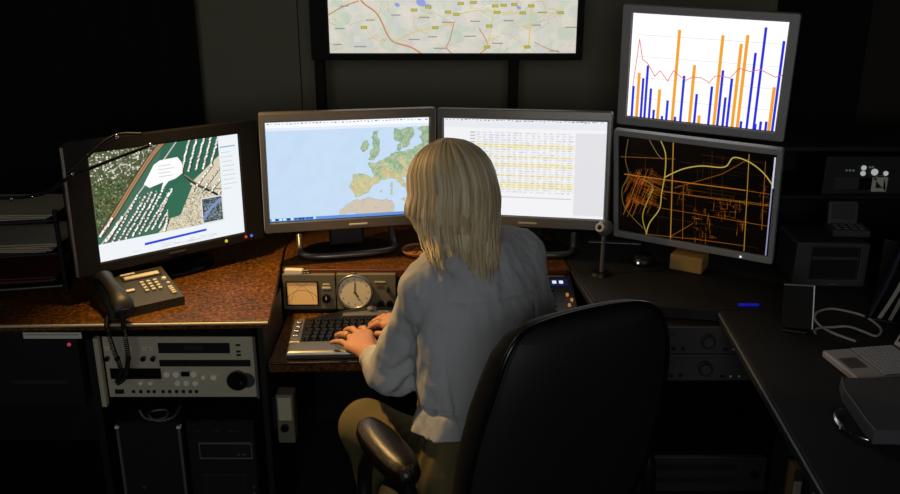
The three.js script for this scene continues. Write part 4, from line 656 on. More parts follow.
{
  const t = thing('audio_receiver', 'black receiver with round white buttons on the shelf unit at the far right', 'receiver', [1.295, TOP + 0.212, -2.60]);
  part('case', box(0.36, 0.118, 0.20, 0.003), M.black_plastic, t, [0, 0.059, -0.10]); part('faceplate', box(0.362, 0.116, 0.006, 0.002), M.dark_grey, t, [0, 0.059, 0]);
  for (const [x, y, r] of [[-0.068, 0.083, 0.0075], [-0.068, 0.066, 0.0075], [-0.034, 0.070, 0.010], [0.0, 0.066, 0.007]]) part('emissive_button', disc(r, 0.006, 22), M.emissive_white, t, [x, y, 0.004]); for (const x of [-0.118, -0.108, -0.098, -0.05, -0.042]) part('small_button', disc(0.0034, 0.004, 14), M.white_plastic, t, [x, 0.075 + (x > -0.06 ? 0.010 : 0), 0.004]);  // the four larger round buttons have white emission in their material
  part('cassette_door', box(0.075, 0.036, 0.004, 0.001), M.mid_grey, t, [-0.112, 0.035, 0.003]); const u = part('pale_bracket', rim(0.046, 0.044, 0.020, 0.036, 0, 0.008, 0.006, 0.002, 0.001), M.white_plastic, t, [-0.014, 0.032, 0.007]); part('display_panel', box(0.07, 0.036, 0.003, 0.001), M.gloss_black, t, [-0.062, 0.034, 0.003]);
  part('knob', disc(0.018, 0.014, 30), M.dark_plastic, t, [0.08, 0.06, 0.008]); part('knob', disc(0.012, 0.012, 30), M.dark_plastic, t, [0.13, 0.06, 0.008]);
}
{
  const t = thing('label_printer', 'boxy grey printer with two dark slots, on the black desk right of road map', 'printer', [1.078, TOP, -2.39], R(-3));
  part('case', box(0.20, 0.128, 0.17, 0.010, 3), M.dark_grey, t, [0, 0.066, -0.086]); const f = part('front_frame', rim(0.20, 0.13, 0.128, 0.090, 0.010, 0.004, 0.014, 0.008, 0.003), M.mid_grey, t, [0, 0.067, 0.008]);
  part('upper_slot', box(0.128, 0.026, 0.008, 0.002), M.matte_black, f, [0.010, 0.036, -0.012]); part('lower_slot', box(0.128, 0.055, 0.008, 0.002), M.matte_black, f, [0.010, -0.014, -0.012]); part('slot_bar', box(0.128, 0.010, 0.008, 0.002), M.mid_grey, f, [0.010, 0.019, -0.006]); part('badge', box(0.022, 0.006, 0.002, 0.001), M.grey_plastic, t, [0.01, 0.010, 0.010]);
}
{
  const t = thing('calculator', 'grey desk calculator with a tilted display, standing on the grey printer', 'calculator', [1.145, TOP + 0.1315, -2.475], R(-6));
  part('base', box(0.105, 0.022, 0.085, 0.005), M.mid_grey, t, [0.005, 0.011, 0.0]); const d = part('display_hood', box(0.085, 0.070, 0.022, 0.005), M.mid_grey, t, [-0.004, 0.050, -0.036], [R(-14), 0, 0]); part('display', box(0.064, 0.044, 0.003, 0.001), M.dark_grey, d, [0, 0.004, 0.011]);
  for (let j = 0; j < 3; j++) for (let i = 0; i < 4; i++) part('key', box(0.015, 0.005, 0.012, 0.002), M.grey_plastic, t, [-0.030 + i * 0.022, 0.0235, -0.006 + j * 0.017]);
}
{ // folders standing in a rack at the right edge, their spines turned to the room
  const looks = ['thin dark blue folder, leftmost in the magazine rack', 'bowed pale folder in the magazine rack, second from the left', 'straight pale folder in the middle of the magazine rack', 'thick pale folder in the magazine rack, second from the right', 'brown folder at the right end of the magazine rack'];
  const yaw = R(-30), at = V(1.205, TOP, -2.178), r = thing('magazine_rack', 'black magazine rack of leaning folders at the right edge of the black desk', 'rack', at.toArray(), yaw);
  part('tray_floor', box(0.19, 0.006, 0.20, 0.002), M.black_plastic, r, [0, 0.004, -0.02]); part('side_panel', box(0.006, 0.14, 0.20, 0.002), M.black_plastic, r, [0.092, 0.075, -0.02]); part('back_panel', box(0.18, 0.16, 0.006, 0.002), M.black_plastic, r, [0, 0.085, -0.117]);
  const mats = [std('blue_folder', 0x151d33, 0.7), M.folder, M.folder, M.folder, std('brown_folder', 0x4b3a28, 0.8)], xs = [-0.088, -0.066, -0.040, -0.012, 0.030], hs = [0.215, 0.255, 0.245, 0.24, 0.23], ths = [0.007, 0.010, 0.009, 0.016, 0.012], lean = [0.050, 0.052, 0.05, 0.046, 0.04];
  looks.forEach((label, i) => { const n = 10, rings = []; for (let k = 0; k <= n; k++) { const u = k / n, x = lean[i] * (u + 0.30 * Math.sin(u * Math.PI) * (i === 1 ? 1 : 0.4)), y = u * hs[i]; rings.push([V(x, y, 0.07), V(x + ths[i], y, 0.07), V(x + ths[i], y, -0.11), V(x, y, -0.11)].reverse()); } const g = loft(rings).toNonIndexed(); g.computeVertexNormals(); const o = V(xs[i], 0.0072, 0).applyAxisAngle(V(0, 1, 0), yaw).add(at); solo('document_folder', label, 'folder', g, mats[i], o.toArray(), [0, yaw, 0], 'folders in the magazine rack'); });
}
{
  const t = thing('card_stand', 'small black tilted card stand with a pale edge, left of the white cable loop', 'stand', [0.880, TOP, -2.085], R(-20));
  part('foot', box(0.06, 0.008, 0.06, 0.002), M.black_plastic, t, [-0.005, 0.004, -0.01]); const p = part('panel', box(0.072, 0.112, 0.010, 0.002), M.matte_black, t, [-0.004, 0.062, -0.012], [R(-12), 0, R(4)]); part('edge_strip', box(0.004, 0.112, 0.010, 0.001), M.steel, p, [0.036, 0, 0.001]); part('edge_strip', box(0.072, 0.004, 0.010, 0.001), M.grey_plastic, p, [0, 0.055, 0.001]);
}
solo('cable', 'white cable looped on the return desk beside the open laptop', 'cable', boxUV(tube([[0.918, 0.7435, -2.060], [0.925, 0.7435, -2.082], [0.944, 0.7435, -2.096], [0.977, 0.7445, -2.098], [1.011, 0.7505, -2.088], [1.036, 0.7505, -2.059], [1.06, 0.7445, -2.045], [1.086, 0.7435, -2.068], [1.098, 0.7435, -2.108], [1.087, 0.7435, -2.17], [1.058, 0.7435, -2.201], [1.022, 0.7435, -2.218], [0.981, 0.7435, -2.201], [0.954, 0.7435, -2.159], [0.949, 0.7437, -2.11], [0.960, 0.7435, -2.072], [0.981, 0.7435, -2.040], [1.0, 0.7435, -2.016]], 0.0032, 8, 150)), M.folder);
{
  const t = thing('laptop', 'pale grey open laptop at the right edge of the return desk', 'laptop', [0.897, TOP, -1.863], R(9));
  const lm = std('laptop_shell', 0xb0b0b4, 0.5, 0.1, { bumpMap: rep(grainTex, 10), bumpScale: 0.0002 });
  part('base', box(0.185, 0.018, 0.150, 0.005), lm, t, [0.0925, 0.0095, 0]); part('keyboard_well', box(0.112, 0.003, 0.138, 0.001), M.grey_plastic, t, [0.122, 0.0185, 0]);
  const kg = box(0.010, 0.003, 0.010, 0.001, 1); for (let i = 0; i < 9; i++) for (let j = 0; j < 11; j++) part('key', kg, lm, t, [0.073 + i * 0.0122, 0.0210, -0.0625 + j * 0.0125]);
  part('trackpad', box(0.045, 0.002, 0.05, 0.001), M.grey_plastic, t, [0.032, 0.0187, 0.0]);
  const lid = part('lid', box(0.010, 0.19, 0.150, 0.004), lm, t, [0.226, 0.105, 0], [0, 0, R(-24)]); part('screen', box(0.002, 0.165, 0.132, 0.0006), M.gloss_black, lid, [-0.0055, 0, 0]); part('hinge', moved(cyl(0.007, 0.007, 0.12, 14), 0, 0, 0, Math.PI / 2), M.dark_plastic, t, [0.187, 0.016, 0]);
}
{
  const t = thing('document_case', 'flat dark grey case with a curved left edge, in front of the open laptop', 'case', [0.0, TOP, 0]);
  const edge = [[0.858, -1.768], [0.842, -1.715], [0.836, -1.644], [0.832, -1.59], [0.832, -1.545]];
  part('body', slab([...edge, [1.22, -1.535], [1.22, -1.768]], 0.034, 0.005), std('case_cloth', 0x4a4a4e, 0.85, 0, { bumpMap: rep(grainTex, 12), bumpScale: 0.0005 }), t, [0, 0.001, 0]); part('edge_piping', boxUV(tube(edge.map(([x, z]) => [x + 0.003, 0.0345, z]), 0.0022, 8, 40)), M.grey_plastic, t);
}
{
  const t = thing('bracelet', 'shiny curved metal bracelet lying beside the dark grey case on the return desk', 'bracelet', [0.853, TOP, -1.615]);
  for (let i = 0; i < 5; i++) { const a0 = R(118 + i * 26), pts = []; for (let k = 0; k <= 6; k++) { const a = a0 + R(k * 4); pts.push([Math.cos(a) * 0.060, 0.0075 + 0.003 * Math.sin((i * 6 + k) / 30 * Math.PI), -Math.sin(a) * 0.066]); } const g = tube(pts, 0.0068 - 0.0012 * Math.abs(i - 2), 10, 12); part('link', boxUV(g), M.chrome, t); }
}
solo('blue_reflection_strip', 'thin glowing strip drawn as a blue reflection on the black desk beyond the return desk corner', 'light', box(0.055, 0.006, 0.01, 0.002), emi('blue_reflection', 0x1414a0, 0.7), [0.808, TOP + 0.0037, -2.245]);  // glowing box standing in for a blue reflection on the desk

// ------------------------------------------------------------------ the chair
{
  const t = thing('office_chair', 'high-backed black leather office chair turned away, with the woman sitting in it', 'chair', [0.13, 0, -1.73], R(28));
  const back = [];                                                     // local x right, y up, z to the rear
  const prof = [[0.50, .112, .03, .165, 2.2], [0.515, .167, .05, .165, 2.4], [0.56, .201, .065, .178, 2.6], [0.66, .218, .072, .198, 2.8], [0.78, .218, .072, .222, 2.8], [0.88, .208, .070, .245, 2.8], [0.95, .194, .066, .260, 2.8], [1.00, .180, .058, .268, 2.8], [1.035, .160, .045, .273, 2.7], [1.055, .124, .028, .275, 2.5], [1.061, .07, .012, .275, 2.1]];
  for (const [y, hw, th, z, pw] of prof) back.push(superRing(-0.024, y, z, hw, th, pw, 56));
  const b = part('backrest', loft(back), M.leather, t);
  const pipe = []; for (const [y, hw, th, z] of prof.slice(2, 10)) pipe.push([hw * 0.985, y, z + th * 0.45]);
  part('piping', boxUV(tube([...pipe.map(([x, y, z]) => [-x - 0.024, y, z]), ...pipe.reverse().map(([x, y, z]) => [x - 0.024, y, z])], 0.005, 8, 120)), std('leather_piping', 0x0a0a0b, 0.28), b);
  const seat = []; for (const [y, a, c] of [[0.375, .20, .19], [0.39, .25, .235], [0.43, .26, .25], [0.455, .255, .245], [0.468, .22, .21]]) seat.push(superRing(0, y, -0.03, a, c, 3.4, 56));
  part('seat', loft(seat), M.leather, t);
  for (const s of [-1, 1]) {
    const a = part('armrest', boxUV(tube([[s * 0.235, 0.40, 0.09], [s * 0.290, 0.41, 0.11], [s * 0.292, 0.57, 0.125], [s * 0.280, 0.645, 0.07], [s * 0.280, 0.651, -0.08], [s * 0.285, 0.56, -0.145], [s * 0.285, 0.43, -0.11], [s * 0.235, 0.40, -0.07]], 0.017, 12, 90)), M.black_plastic, t);
    const rg = []; for (const [y, w, l, p] of [[0.646, .026, .105, 2.6], [0.652, .036, .116, 2.6], [0.668, .041, .122, 2.6], [0.684, .038, .118, 2.5], [0.695, .027, .105, 2.4], [0.699, .013, .08, 2.2]]) rg.push(superRing(s * 0.280, y + 0.010, -0.028, w, l, p, 40)); part('arm_pad', loft(rg), std('arm_leather', 0x150e07, 0.34, 0, { bumpMap: rep(leatherTex, 9), bumpScale: 0.0006 }), a);
  }
  part('tilt_plate', box(0.22, 0.05, 0.26, 0.008), M.black_plastic, t, [0, 0.35, 0]); part('back_bracket', boxUV(tube([[0, 0.35, 0.08], [0, 0.35, 0.26], [0, 0.42, 0.300], [0, 0.62, 0.296]], 0.022, 12, 50)), M.black_plastic, t);
  part('gas_lift', cyl(0.025, 0.032, 0.25, 24), M.black_plastic, t, [0, 0.21, 0]);
  for (let i = 0; i < 5; i++) { const a = i / 5 * 2 * Math.PI + 0.3, c = Math.cos(a), s = Math.sin(a); const l = part('leg', boxUV(tube([[0, 0.11, 0], [c * 0.15, 0.10, s * 0.15], [c * 0.30, 0.075, s * 0.30]], 0.020, 10, 16)), M.black_plastic, t); part('caster', moved(cyl(0.028, 0.028, 0.045, 20), 0, 0, 0, 0, 0, Math.PI / 2), M.dark_plastic, l, [c * 0.30, 0.0285, s * 0.30], [0, a, 0]); }
}

// ------------------------------------------------------------------ the woman
{
  const f = [-0.5, 0, -0.866], r = [0.866, 0, -0.5], off = (a, x, y, z) => [a[0] + r[0] * x + f[0] * z, a[1] + y, a[2] + r[2] * x + f[2] * z];
  const pelvis = [0.088, 0.56, -1.775], waist = [0.076, 0.71, -1.81], chest = [0.076, 0.87, -1.85], upper = [0.058, 0.965, -1.882], neck = [0.050, 1.018, -1.897];
  const sL = [-0.060, 0.968, -1.805], sR = [0.168, 0.990, -1.962], eL = [-0.130, 0.742, -1.855], eR = [0.075, 0.80, -2.11], wL = [-0.204, 0.661, -2.100], wR = [-0.111, 0.672, -2.28];
  const hipL = off(pelvis, -0.085, -0.02, 0.02), hipR = off(pelvis, 0.085, -0.02, 0.02), kL = [-0.208, 0.528, -1.975], kR = [-0.02, 0.492, -2.150], aL = [-0.10, 0.10, -1.90], aR = [0.09, 0.10, -2.12], H = [0.002, 1.138, -1.925];
  const flat = (x, y, z, a, b, ra, rb, k) => {                          // a capsule flattened front to back
    const sq = p => { const dx = p[0] - chest[0], dz = p[2] - chest[2], u = dx * r[0] + dz * r[2], w = (dx * f[0] + dz * f[2]) / k; return [u, p[1], w]; };
    const p = sq([x, y, z]); return cap(p[0], p[1], p[2], sq(a), sq(b), ra, rb) * (k * 0.35 + 0.65);
  };
  const torso = (x, y, z, o) => { let d = flat(x, y, z, pelvis, waist, 0.148 + o, 0.120 + o, 0.74); d = smin(d, flat(x, y, z, waist, chest, 0.120 + o, 0.142 + o, 0.70), 0.08); d = smin(d, flat(x, y, z, chest, upper, 0.142 + o, 0.105 + o, 0.66), 0.08);
    d = smin(d, cap(x, y, z, off(sL, 0.03, 0, 0), off(sR, -0.03, 0, 0), 0.047 + o, 0.047 + o), 0.07); for (const s of [-1, 1]) d = smin(d, ell(x, y, z, off(chest, s * 0.07, 0.0, 0.085), [0.06 + o, 0.062 + o, 0.06 + o]), 0.05); return smin(d, cap(x, y, z, neck, off(neck, 0, -0.03, 0), 0.055 + o, 0.08 + o), 0.06); };
  // --- head in its own axes: turned left and bowed
  const hq = new THREE.Quaternion().setFromEuler(new THREE.Euler(R(-16), R(33), R(2), 'YXZ')), hi = hq.clone().invert(), hv = V(0, 0, 0);
  const toHead = (x, y, z) => { hv.set(x - H[0], y - H[1], z - H[2]).applyQuaternion(hi); return [hv.x, hv.y, -hv.z]; };   // x right, y up, z forward
  const headSDF = (a, b, c) => {
    let d = ell(a, b, c, [0, 0.028, -0.012], [0.074, 0.086, 0.094]); d = smin(d, ell(a, b, c, [0, -0.040, 0.030], [0.056, 0.066, 0.060]), 0.05); d = smin(d, ell(a, b, c, [0, -0.088, 0.062], [0.022, 0.018, 0.022]), 0.03);
    d = smin(d, cap(a, b, c, [0, 0.012, 0.080], [0, -0.026, 0.104], 0.009, 0.013), 0.016); for (const s of [-1, 1]) { d = smax(d, -ell(a, b, c, [s * 0.031, 0.008, 0.098], [0.017, 0.011, 0.018]), 0.012); d = Math.min(d, Math.hypot(a - s * 0.031, b - 0.006, c - 0.070) - 0.0125); d = smin(d, ell(a, b, c, [s * 0.075, -0.005, -0.008], [0.009, 0.030, 0.018]), 0.008); d = smin(d, ell(a, b, c, [s * 0.012, -0.026, 0.096], [0.009, 0.007, 0.009]), 0.006); }
    d = smin(d, ell(a, b, c, [0, -0.050, 0.086], [0.022, 0.006, 0.009]), 0.008); return smin(d, ell(a, b, c, [0, -0.061, 0.084], [0.019, 0.006, 0.009]), 0.007);
  };
  const skinAt = (x, y, z) => { const [a, b, c] = toHead(x, y, z); if (c > 0.07 && Math.abs(a) < 0.024 && b < -0.043 && b > -0.068) return [0.50, 0.20, 0.16]; for (const s of [-1, 1]) { const q = Math.hypot(a - s * 0.031, b - 0.006); if (c > 0.070 && q < 0.0125) return q < 0.005 ? [0.05, 0.07, 0.09] : [0.7, 0.68, 0.64]; if (c > 0.06 && Math.abs(b - 0.030 + Math.abs(a) * 0.05) < 0.004 && Math.abs(a) > 0.014 && Math.abs(a) < 0.048) return [0.30, 0.22, 0.12]; } return [0.50, 0.24, 0.125]; };
  const paint = g => { const p = g.attributes.position, c = new Float32Array(p.count * 3); for (let i = 0; i < p.count; i++) c.set(skinAt(p.getX(i), p.getY(i), p.getZ(i)), i * 3); g.setAttribute('color', new THREE.BufferAttribute(c, 3)); return g; };
  const headNeck = sdfMesh((x, y, z) => { const [a, b, c] = toHead(x, y, z); const hb = [H[0] + 0.012, H[1] - 0.05, H[2] + 0.02]; return smin(headSDF(a, b, c), cap(x, y, z, hb, neck, 0.047, 0.052), 0.03); }, [-0.13, 1.0, -2.07], [0.14, 1.29, -1.79], 0.0042);
  // --- hands: palm and five separate fingers each
  function handMesh(wrist, arm, fingers, thumb, palmR) {
    const all = [...fingers.flat(), ...thumb, wrist, arm], lo = [0, 1, 2].map(k => Math.min(...all.map(p => p[k])) - 0.024), hi2 = [0, 1, 2].map(k => Math.max(...all.map(p => p[k])) + 0.024);
    return sdfMesh((x, y, z) => {
      let d = cap(x, y, z, arm, wrist, 0.028, 0.0225); const mc = fingers.map(q => q[0]); let p = 1e9; for (let i = 0; i < 4; i++) p = smin(p, cap(x, y, z, wrist, mc[i], 0.0175, palmR), 0.016); for (let i = 0; i < 3; i++) p = smin(p, cap(x, y, z, mc[i], mc[i + 1], palmR, palmR), 0.010);
      d = smin(d, p, 0.02);
      fingers.forEach((q, i) => { const k = i === 3 ? 0.86 : 1; let e = cap(x, y, z, q[0], q[1], 0.0096 * k, 0.0088 * k); e = Math.min(e, cap(x, y, z, q[1], q[2], 0.0087 * k, 0.0080 * k)); e = Math.min(e, cap(x, y, z, q[2], q[3], 0.0080 * k, 0.0070 * k)); e = smin(e, Math.hypot(x - q[1][0], y - q[1][1], z - q[1][2]) - 0.0094 * k, 0.004); d = smin(d, e, 0.0055); });
      let th = cap(x, y, z, thumb[0], thumb[1], 0.0155, 0.0112); th = smin(th, cap(x, y, z, thumb[1], thumb[2], 0.0108, 0.0098), 0.004); th = smin(th, cap(x, y, z, thumb[2], thumb[3], 0.0098, 0.0082), 0.004); return smin(d, th, 0.010);
    }, lo, hi2, 0.003);
  }
  // a finger from its knuckle to its tip with two bends
  const fin = (k, t, lift) => { const at = (u, up) => [k[0] + (t[0] - k[0]) * u, k[1] + (t[1] - k[1]) * u + up, k[2] + (t[2] - k[2]) * u]; return [k, at(0.46, lift), at(0.76, lift * 0.72), t]; };
  const fingersL = [fin([-0.222, 0.664, -2.222], [-0.254, 0.647, -2.292], 0.012), fin([-0.243, 0.666, -2.214], [-0.292, 0.647, -2.288], 0.012), fin([-0.258, 0.663, -2.192], [-0.312, 0.647, -2.256], 0.011), fin([-0.264, 0.658, -2.160], [-0.319, 0.649, -2.208], 0.009)];
  const thumbL = [[-0.200, 0.657, -2.115], [-0.196, 0.654, -2.165], [-0.203, 0.650, -2.200], [-0.213, 0.647, -2.232]];
  const fingersR = [fin([-0.176, 0.664, -2.286], [-0.230, 0.646, -2.296], 0.012), fin([-0.172, 0.666, -2.306], [-0.226, 0.646, -2.330], 0.012), fin([-0.164, 0.664, -2.325], [-0.214, 0.646, -2.354], 0.011), fin([-0.154, 0.660, -2.342], [-0.196, 0.648, -2.372], 0.009)];
  const thumbR = [[-0.128, 0.662, -2.262], [-0.158, 0.655, -2.252], [-0.180, 0.650, -2.258], [-0.202, 0.647, -2.268]];
  const handL = handMesh(wL, [-0.190, 0.672, -2.035], fingersL, thumbL, 0.0138), handR = handMesh(wR, [-0.060, 0.705, -2.232], fingersR, thumbR, 0.0125);
  const bodySDF = (x, y, z) => {
    let d = torso(x, y, z, -0.008); const arm = (s, e, w) => smin(cap(x, y, z, s, e, 0.044, 0.036), cap(x, y, z, e, w, 0.036, 0.026), 0.02); d = smin(d, arm(sL, eL, [-0.196, 0.670, -2.02]), 0.03); d = smin(d, arm(sR, eR, [-0.075, 0.697, -2.245]), 0.03);
    for (const [h, k, a, ft] of [[hipL, kL, aL, f], [hipR, kR, aR, f]]) { d = smin(d, cap(x, y, z, h, k, 0.080, 0.055), 0.05); d = smin(d, cap(x, y, z, k, a, 0.054, 0.036), 0.03); d = smin(d, cap(x, y, z, [a[0], 0.05, a[2]], [a[0] + ft[0] * 0.14, 0.035, a[2] + ft[2] * 0.14], 0.034, 0.026), 0.03); } return d;
  };
  const bodyGeo = sdfMesh(bodySDF, [-0.32, 0.0, -2.40], [0.32, 1.06, -1.58], 0.012);
  const person = thing('person', 'woman with shoulder-length blonde hair in a light shirt, typing with her back turned', 'person', [0, 0, 0]);
  const skin = new THREE.MeshStandardMaterial({ vertexColors: true, roughness: 0.55, bumpMap: rep(grainTex, 20), bumpScale: 0.0002 });
  const body = mergeGeometries([headNeck, handL, handR, bodyGeo].map(g => paint(g)));
  part('body', body, skin, person);
  const ringAt = fin([-0.258, 0.663, -2.192], [-0.312, 0.647, -2.256], 0.011); const ra = V(...ringAt[0]), rb = V(...ringAt[1]), rg = new THREE.TorusGeometry(0.0098, 0.0016, 10, 28);
  rg.applyQuaternion(new THREE.Quaternion().setFromUnitVectors(V(0, 0, 1), rb.clone().sub(ra).normalize())); const rp = ra.clone().lerp(rb, 0.66); rg.translate(rp.x, rp.y, rp.z); part('finger_ring', rg, M.gold, person);
  // --- shirt
  const hemY = (x, z) => 0.672 + (x - 0.026) * 0.10 + (z + 1.70) * 0.16;
  const shirtSDF = (x, y, z, inner = 0) => {
    const u = (x - chest[0]) * r[0] + (z - chest[2]) * r[2], w = (x - chest[0]) * f[0] + (z - chest[2]) * f[2];
    let d = torso(x, y, z, 0.011 - inner);
    const h = hemY(x, z), flare = Math.max(0, h + 0.055 - y); d -= flare * 0.40 + (flare > 0 ? 0.004 * Math.sin(Math.atan2(u, w) * 11) * Math.min(1, flare * 22) : 0); d += 0.004 * Math.exp(-(((y - h - 0.055) / 0.007) ** 2));
    const sleeve = (s, e, wr) => smin(cap(x, y, z, s, e, 0.053 - inner, 0.047 - inner), cap(x, y, z, e, wr, 0.046 - inner, 0.032 - inner), 0.05);
    const wl = [-0.198, 0.668, -2.075], dl = smin(sleeve(sL, eL, wl), cap(x, y, z, [eL[0] - 0.004, eL[1] - 0.016, eL[2] - 0.03], [-0.178, 0.676, -1.99], 0.041, 0.034), 0.03); d = smin(d, dl, 0.022); d = smin(d, sleeve(sR, eR, [-0.075, 0.697, -2.245]), 0.022);
    // folds
    const n1 = noise.noise(x * 14 + 3, y * 7 + z * 6, z * 14), n2 = noise.noise(x * 34, y * 13 + 5, z * 34), el = Math.exp(-((Math.hypot(x - eL[0], y - eL[1], z - eL[2]) / 0.11) ** 2));
    d += 0.008 * n1 + 0.0042 * n2 + 0.0018 * noise.noise(x * 70, y * 24, z * 70) + 0.0030 * Math.sin(u * 95 + 5 * noise.noise(x * 6, y * 5, z * 6)) * Math.exp(-(((y - 0.76) / 0.09) ** 2)) + 0.004 * Math.max(0, noise.noise(x * 20 + y * 26, y * 9 - x * 12, z * 20 + 2))  + el * 0.0055 * Math.sin((y * 0.8 + z * 0.6 - x * 0.4) * 120 + 4 * noise.noise(x * 9, y * 9, z * 9));
    d += 0.003 * Math.exp(-(((Math.abs(u + 0.035) - 0.10) / 0.004) ** 2)) * (w < 0 && y < 0.95 ? 1 : 0);   // back seams
    d += 0.003 * Math.exp(-(((y - 0.965) / 0.004) ** 2)) * (w < 0 ? 0.6 : 0);                                                                    // yoke seam
    return d;
  };
  const shirt = part('shirt', sdfMesh((x, y, z) => { // the left cuff ends at the wrist; the right one is behind the body
    let d = shirtSDF(x, y, z); d = smax(d, hemY(x, z) - y, 0.004); if (x < -0.12 && z > -2.15) d = smax(d, -(x + 0.198) * 0.36 - (z + 2.078) * 0.93, 0.004); if (z < -2.2) d = smax(d, -(x + 0.078) * 0.9 - (z + 2.248) * 0.3, 0.004); d = smax(d, y - 1.062, 0.006); return smax(d, -ell(x, y, z, [neck[0] - 0.012, 1.066, neck[2] - 0.012], [0.056, 0.040, 0.056]), 0.006);
  }, [-0.30, 0.58, -2.32], [0.31, 1.075, -1.55], 0.0055), M.shirt, person);
  const cuffDir = V(-0.36, 0.02, -0.93).normalize(), cg = new THREE.TorusGeometry(0.0315, 0.0045, 12, 40); cg.scale(1, 0.92, 1.6); cg.applyQuaternion(new THREE.Quaternion().setFromUnitVectors(V(0, 0, 1), cuffDir)); cg.translate(-0.197, 0.667, -2.074); part('cuff', boxUV(cg), M.shirt, shirt); part('cuff_button', new THREE.SphereGeometry(0.0055, 14, 8), M.white_plastic, shirt, [-0.172, 0.688, -2.068]);
  part('collar', boxUV(tube(Array.from({ length: 15 }, (_, i) => { const a = R(-115 + i * 230 / 14); return [neck[0] + Math.sin(a) * 0.062 + 0.004, 1.030 - Math.abs(a) * 0.005, neck[2] + Math.cos(a) * 0.060 + 0.006]; }), 0.009, 10, 70)), M.shirt, shirt);
  // --- trousers and shoes
  part('trousers', sdfMesh((x, y, z) => {
    let d = smax(torso(x, y, z, 0.004), y - 0.70, 0.01); for (const [h, k, a] of [[hipL, kL, aL], [hipR, kR, aR]]) { d = smin(d, cap(x, y, z, h, k, 0.088, 0.064), 0.05); d = smin(d, cap(x, y, z, k, a, 0.064, 0.058), 0.025); }
    const cr = Math.exp(-((Math.hypot(x - hipL[0] + 0.02, y - 0.60, z - hipL[2] + 0.04) / 0.10) ** 2)); d += 0.0035 * noise.noise(x * 16, y * 12, z * 16) + cr * 0.0045 * Math.sin((x * 0.4 + z * 0.9) * 170); return smax(d, 0.085 - y, 0.004);
  }, [-0.33, 0.06, -2.29], [0.34, 0.73, -1.58], 0.0075), M.trousers, person);
  for (const a of [aL, aR]) part('shoe', sdfMesh((x, y, z) => { const t1 = [a[0] + f[0] * 0.15, 0.038, a[2] + f[2] * 0.15]; let d = cap(x, y, z, [a[0], 0.05, a[2]], t1, 0.044, 0.036); d = smin(d, cap(x, y, z, [a[0], 0.05, a[2]], [a[0], 0.10, a[2]], 0.044, 0.042), 0.02); return smax(d, 0.003 - y, 0.006); }, [a[0] - 0.19, -0.01, a[2] - 0.24], [a[0] + 0.09, 0.16, a[2] + 0.08], 0.007), M.gloss_black, person);
  // --- hair: a solid under-shape and several hundred locks over it, parted in the middle
  const under = sdfMesh((x, y, z) => {
    const [a, b, c] = toHead(x, y, z); let d = ell(a, b, c, [0, 0.028, -0.012], [0.083, 0.094, 0.103]);
    d = smin(d, ell(a, b, c, [0, -0.045, -0.045], [0.078, 0.085, 0.062]), 0.04); d = smax(d, -(ell(a, b, c, [0, -0.06, 0.095], [0.062, 0.12, 0.075])), 0.01); return d;
  }, [-0.14, 1.02, -2.07], [0.15, 1.30, -1.78], 0.006);
  const rr = rng(77), geos = [], cols = [], hairCol = () => { const k = rr(), v = 0.88 + 0.24 * rr(); return k < 0.16 ? [0.42 * v, 0.32 * v, 0.17 * v] : k < 0.65 ? [0.53 * v, 0.42 * v, 0.24 * v] : [0.66 * v, 0.56 * v, 0.37 * v]; };
  const addLock = (pts, w, th, col) => {
    const c = new THREE.CatmullRomCurve3(pts), n = 16, rings = [], ctr = V(H[0], H[1], H[2]);
    for (let i = 0; i <= n; i++) { const u = i / n, p = c.getPoint(u), tg = c.getTangent(u), out = p.clone().sub(ctr); out.y *= 0.3; out.addScaledVector(tg, -out.dot(tg)).normalize(); const sd = tg.clone().cross(out).normalize(), k = Math.min(1, 0.45 + u * 2.2) * (u > 0.72 ? Math.max(0.10, 1 - ((u - 0.72) / 0.28) ** 1.6 * 0.92) : 1), ring = [];
      for (let j = 0; j < 7; j++) { const a = j / 7 * 2 * Math.PI; ring.push(p.clone().addScaledVector(sd, Math.cos(a) * w * k).addScaledVector(out, Math.sin(a) * th * k)); } rings.push(ring); }
    const g = loft(rings); const cc = new Float32Array(g.attributes.position.count * 3); for (let i = 0; i < cc.length; i += 3) cc.set(col, i); g.setAttribute('color', new THREE.BufferAttribute(cc, 3)); geos.push(g);
  };
  { const cc = new Float32Array(under.attributes.position.count * 3); for (let i = 0; i < cc.length; i += 3) cc.set([0.36, 0.26, 0.13], i); under.setAttribute('color', new THREE.BufferAttribute(cc, 3)); geos.push(under); }
  const N = 900;
  for (let i = 0; i < N; i++) {
    const side = i % 2 ? 1 : -1, u = rr();                                      // u: 0 at the forehead, 1 at the back of the head
    const th = R(38 + u * 142 + (rr() - .5) * 6) , layer = rr();                // azimuth from the front
    const A = 0.083 + 0.010 * layer, B = 0.094 + 0.010 * layer, C = 0.103 + 0.010 * layer, dir = [Math.sin(th) * side, Math.cos(th)];
    const root = [side * 0.003, 0, 0.052 - u * 0.10];                          // along the parting
    const loc = [];
    const top = Math.sqrt(Math.max(0, 1 - (root[2] / C) ** 2)) * B;
    loc.push([root[0], 0.028 + top + 0.001, root[2] - 0.012]);
    for (const q of [0.28, 0.52, 0.76, 1.0]) { const s = Math.sin(q * Math.PI / 2), cq = Math.cos(q * Math.PI / 2); const rx = dir[0] * A * s + root[0] * (1 - s), rz = dir[1] * C * s + root[2] * (1 - s) * 0.9; const k = Math.sqrt(Math.max(0.0, 1 - (rx / A) ** 2 - (rz / C) ** 2)); loc.push([rx * (1 + 0.03 * layer), 0.028 + B * (q < 1 ? k : 0) - (q === 1 ? 0.006 : 0), rz - 0.012]); }
    const W = loc.map(([a, b, c]) => V(a, b, -c).applyQuaternion(hq).add(V(...H)));
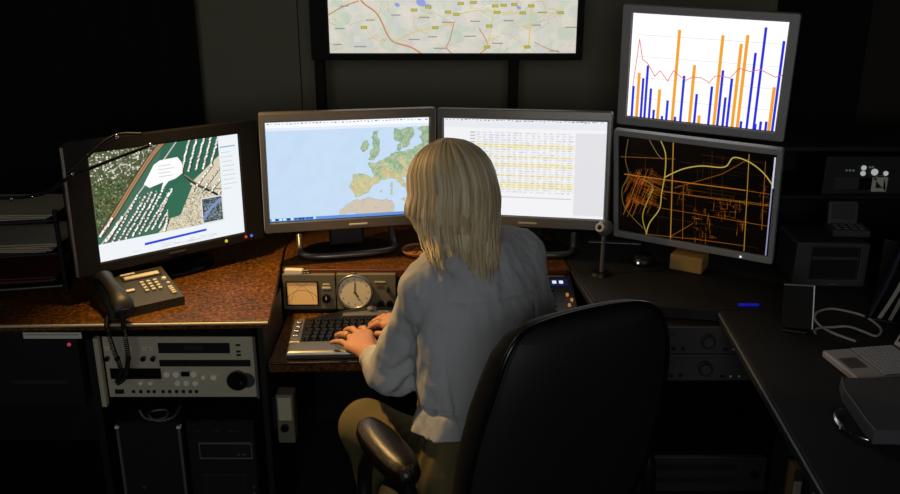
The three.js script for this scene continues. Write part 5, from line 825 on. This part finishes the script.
    // from the widest point the lock hangs straight down, drawn a little towards the neck
    const e = W[W.length - 1].clone(), nk = V(neck[0], 0, neck[2]), back = Math.max(0, -dir[1]);
    const lw = e.x - H[0] - 0.012, endY = (lw < -0.035 ? 0.992 : lw < 0.035 ? 1.028 - 0.035 * Math.max(0, lw / 0.035) : 0.965 + 0.06 * rr()) + 0.035 * rr() + (dir[1] > 0.3 && side > 0 ? 0.05 : 0), drop = e.y - endY;
    for (const q of [0.3, 0.6, 0.85, 1]) { const pull = 0.20 * q * q * (1 - 0.5 * layer) * 1.35, p = e.clone(); p.y = e.y - drop * q; p.x = lerp(e.x, nk.x, pull) + (rr() - .5) * 0.004; p.z = lerp(e.z, nk.z, pull) + (rr() - .5) * 0.004; const o = p.clone().sub(nk); o.y = 0; o.normalize(); p.addScaledVector(o, 0.010 * Math.sin(q * Math.PI) + (q > 0.84 && p.y < 1.03 ? 0.010 * (q - 0.7) : 0)); 
      const R0 = 0.072; const dd = Math.hypot(p.x - nk.x, p.z - nk.z); if (p.y < 1.04 && dd < R0) { p.x = nk.x + (p.x - nk.x) / dd * R0; p.z = nk.z + (p.z - nk.z) / dd * R0; } W.push(p); }
    for (const p of W) if (p.y < 1.09) {
      const ax = H[0] + 0.018, dx = p.x - ax, dz = p.z - H[2] - 0.01, dn = Math.max(0, Math.min(1, (1.10 - p.y) / 0.12)), lim = (dx < 0 ? 0.098 - 0.040 * dn : 0.089 - 0.004 * dn) - (0.012 + 0.022 * dn) * rr() ** 1.5, sx = Math.abs(dx); if (sx > lim) p.x = ax + Math.sign(dx) * lim;
      for (let k = 0; k < 6; k++) { const d = shirtSDF(p.x, p.y, p.z) - 0.005 - 0.005 * layer; if (d > 0) break; p.z += (dz > -0.03 ? -d : d) * 0.9; p.y += -d * 0.35; }
    }
    addLock(W, 0.0030 + 0.0035 * rr(), 0.0015, hairCol());
  }
  const hairGeo = mergeGeometries(geos.map(g => { const k = g.clone(); for (const n of Object.keys(k.attributes)) if (!['position', 'normal', 'color', 'uv'].includes(n)) k.deleteAttribute(n); return k; }));
  part('hair', hairGeo, new THREE.MeshPhysicalMaterial({ vertexColors: true, roughness: 0.5, sheen: 0.2, sheenRoughness: 0.5 }), person);
}
renderer.render(scene, camera);
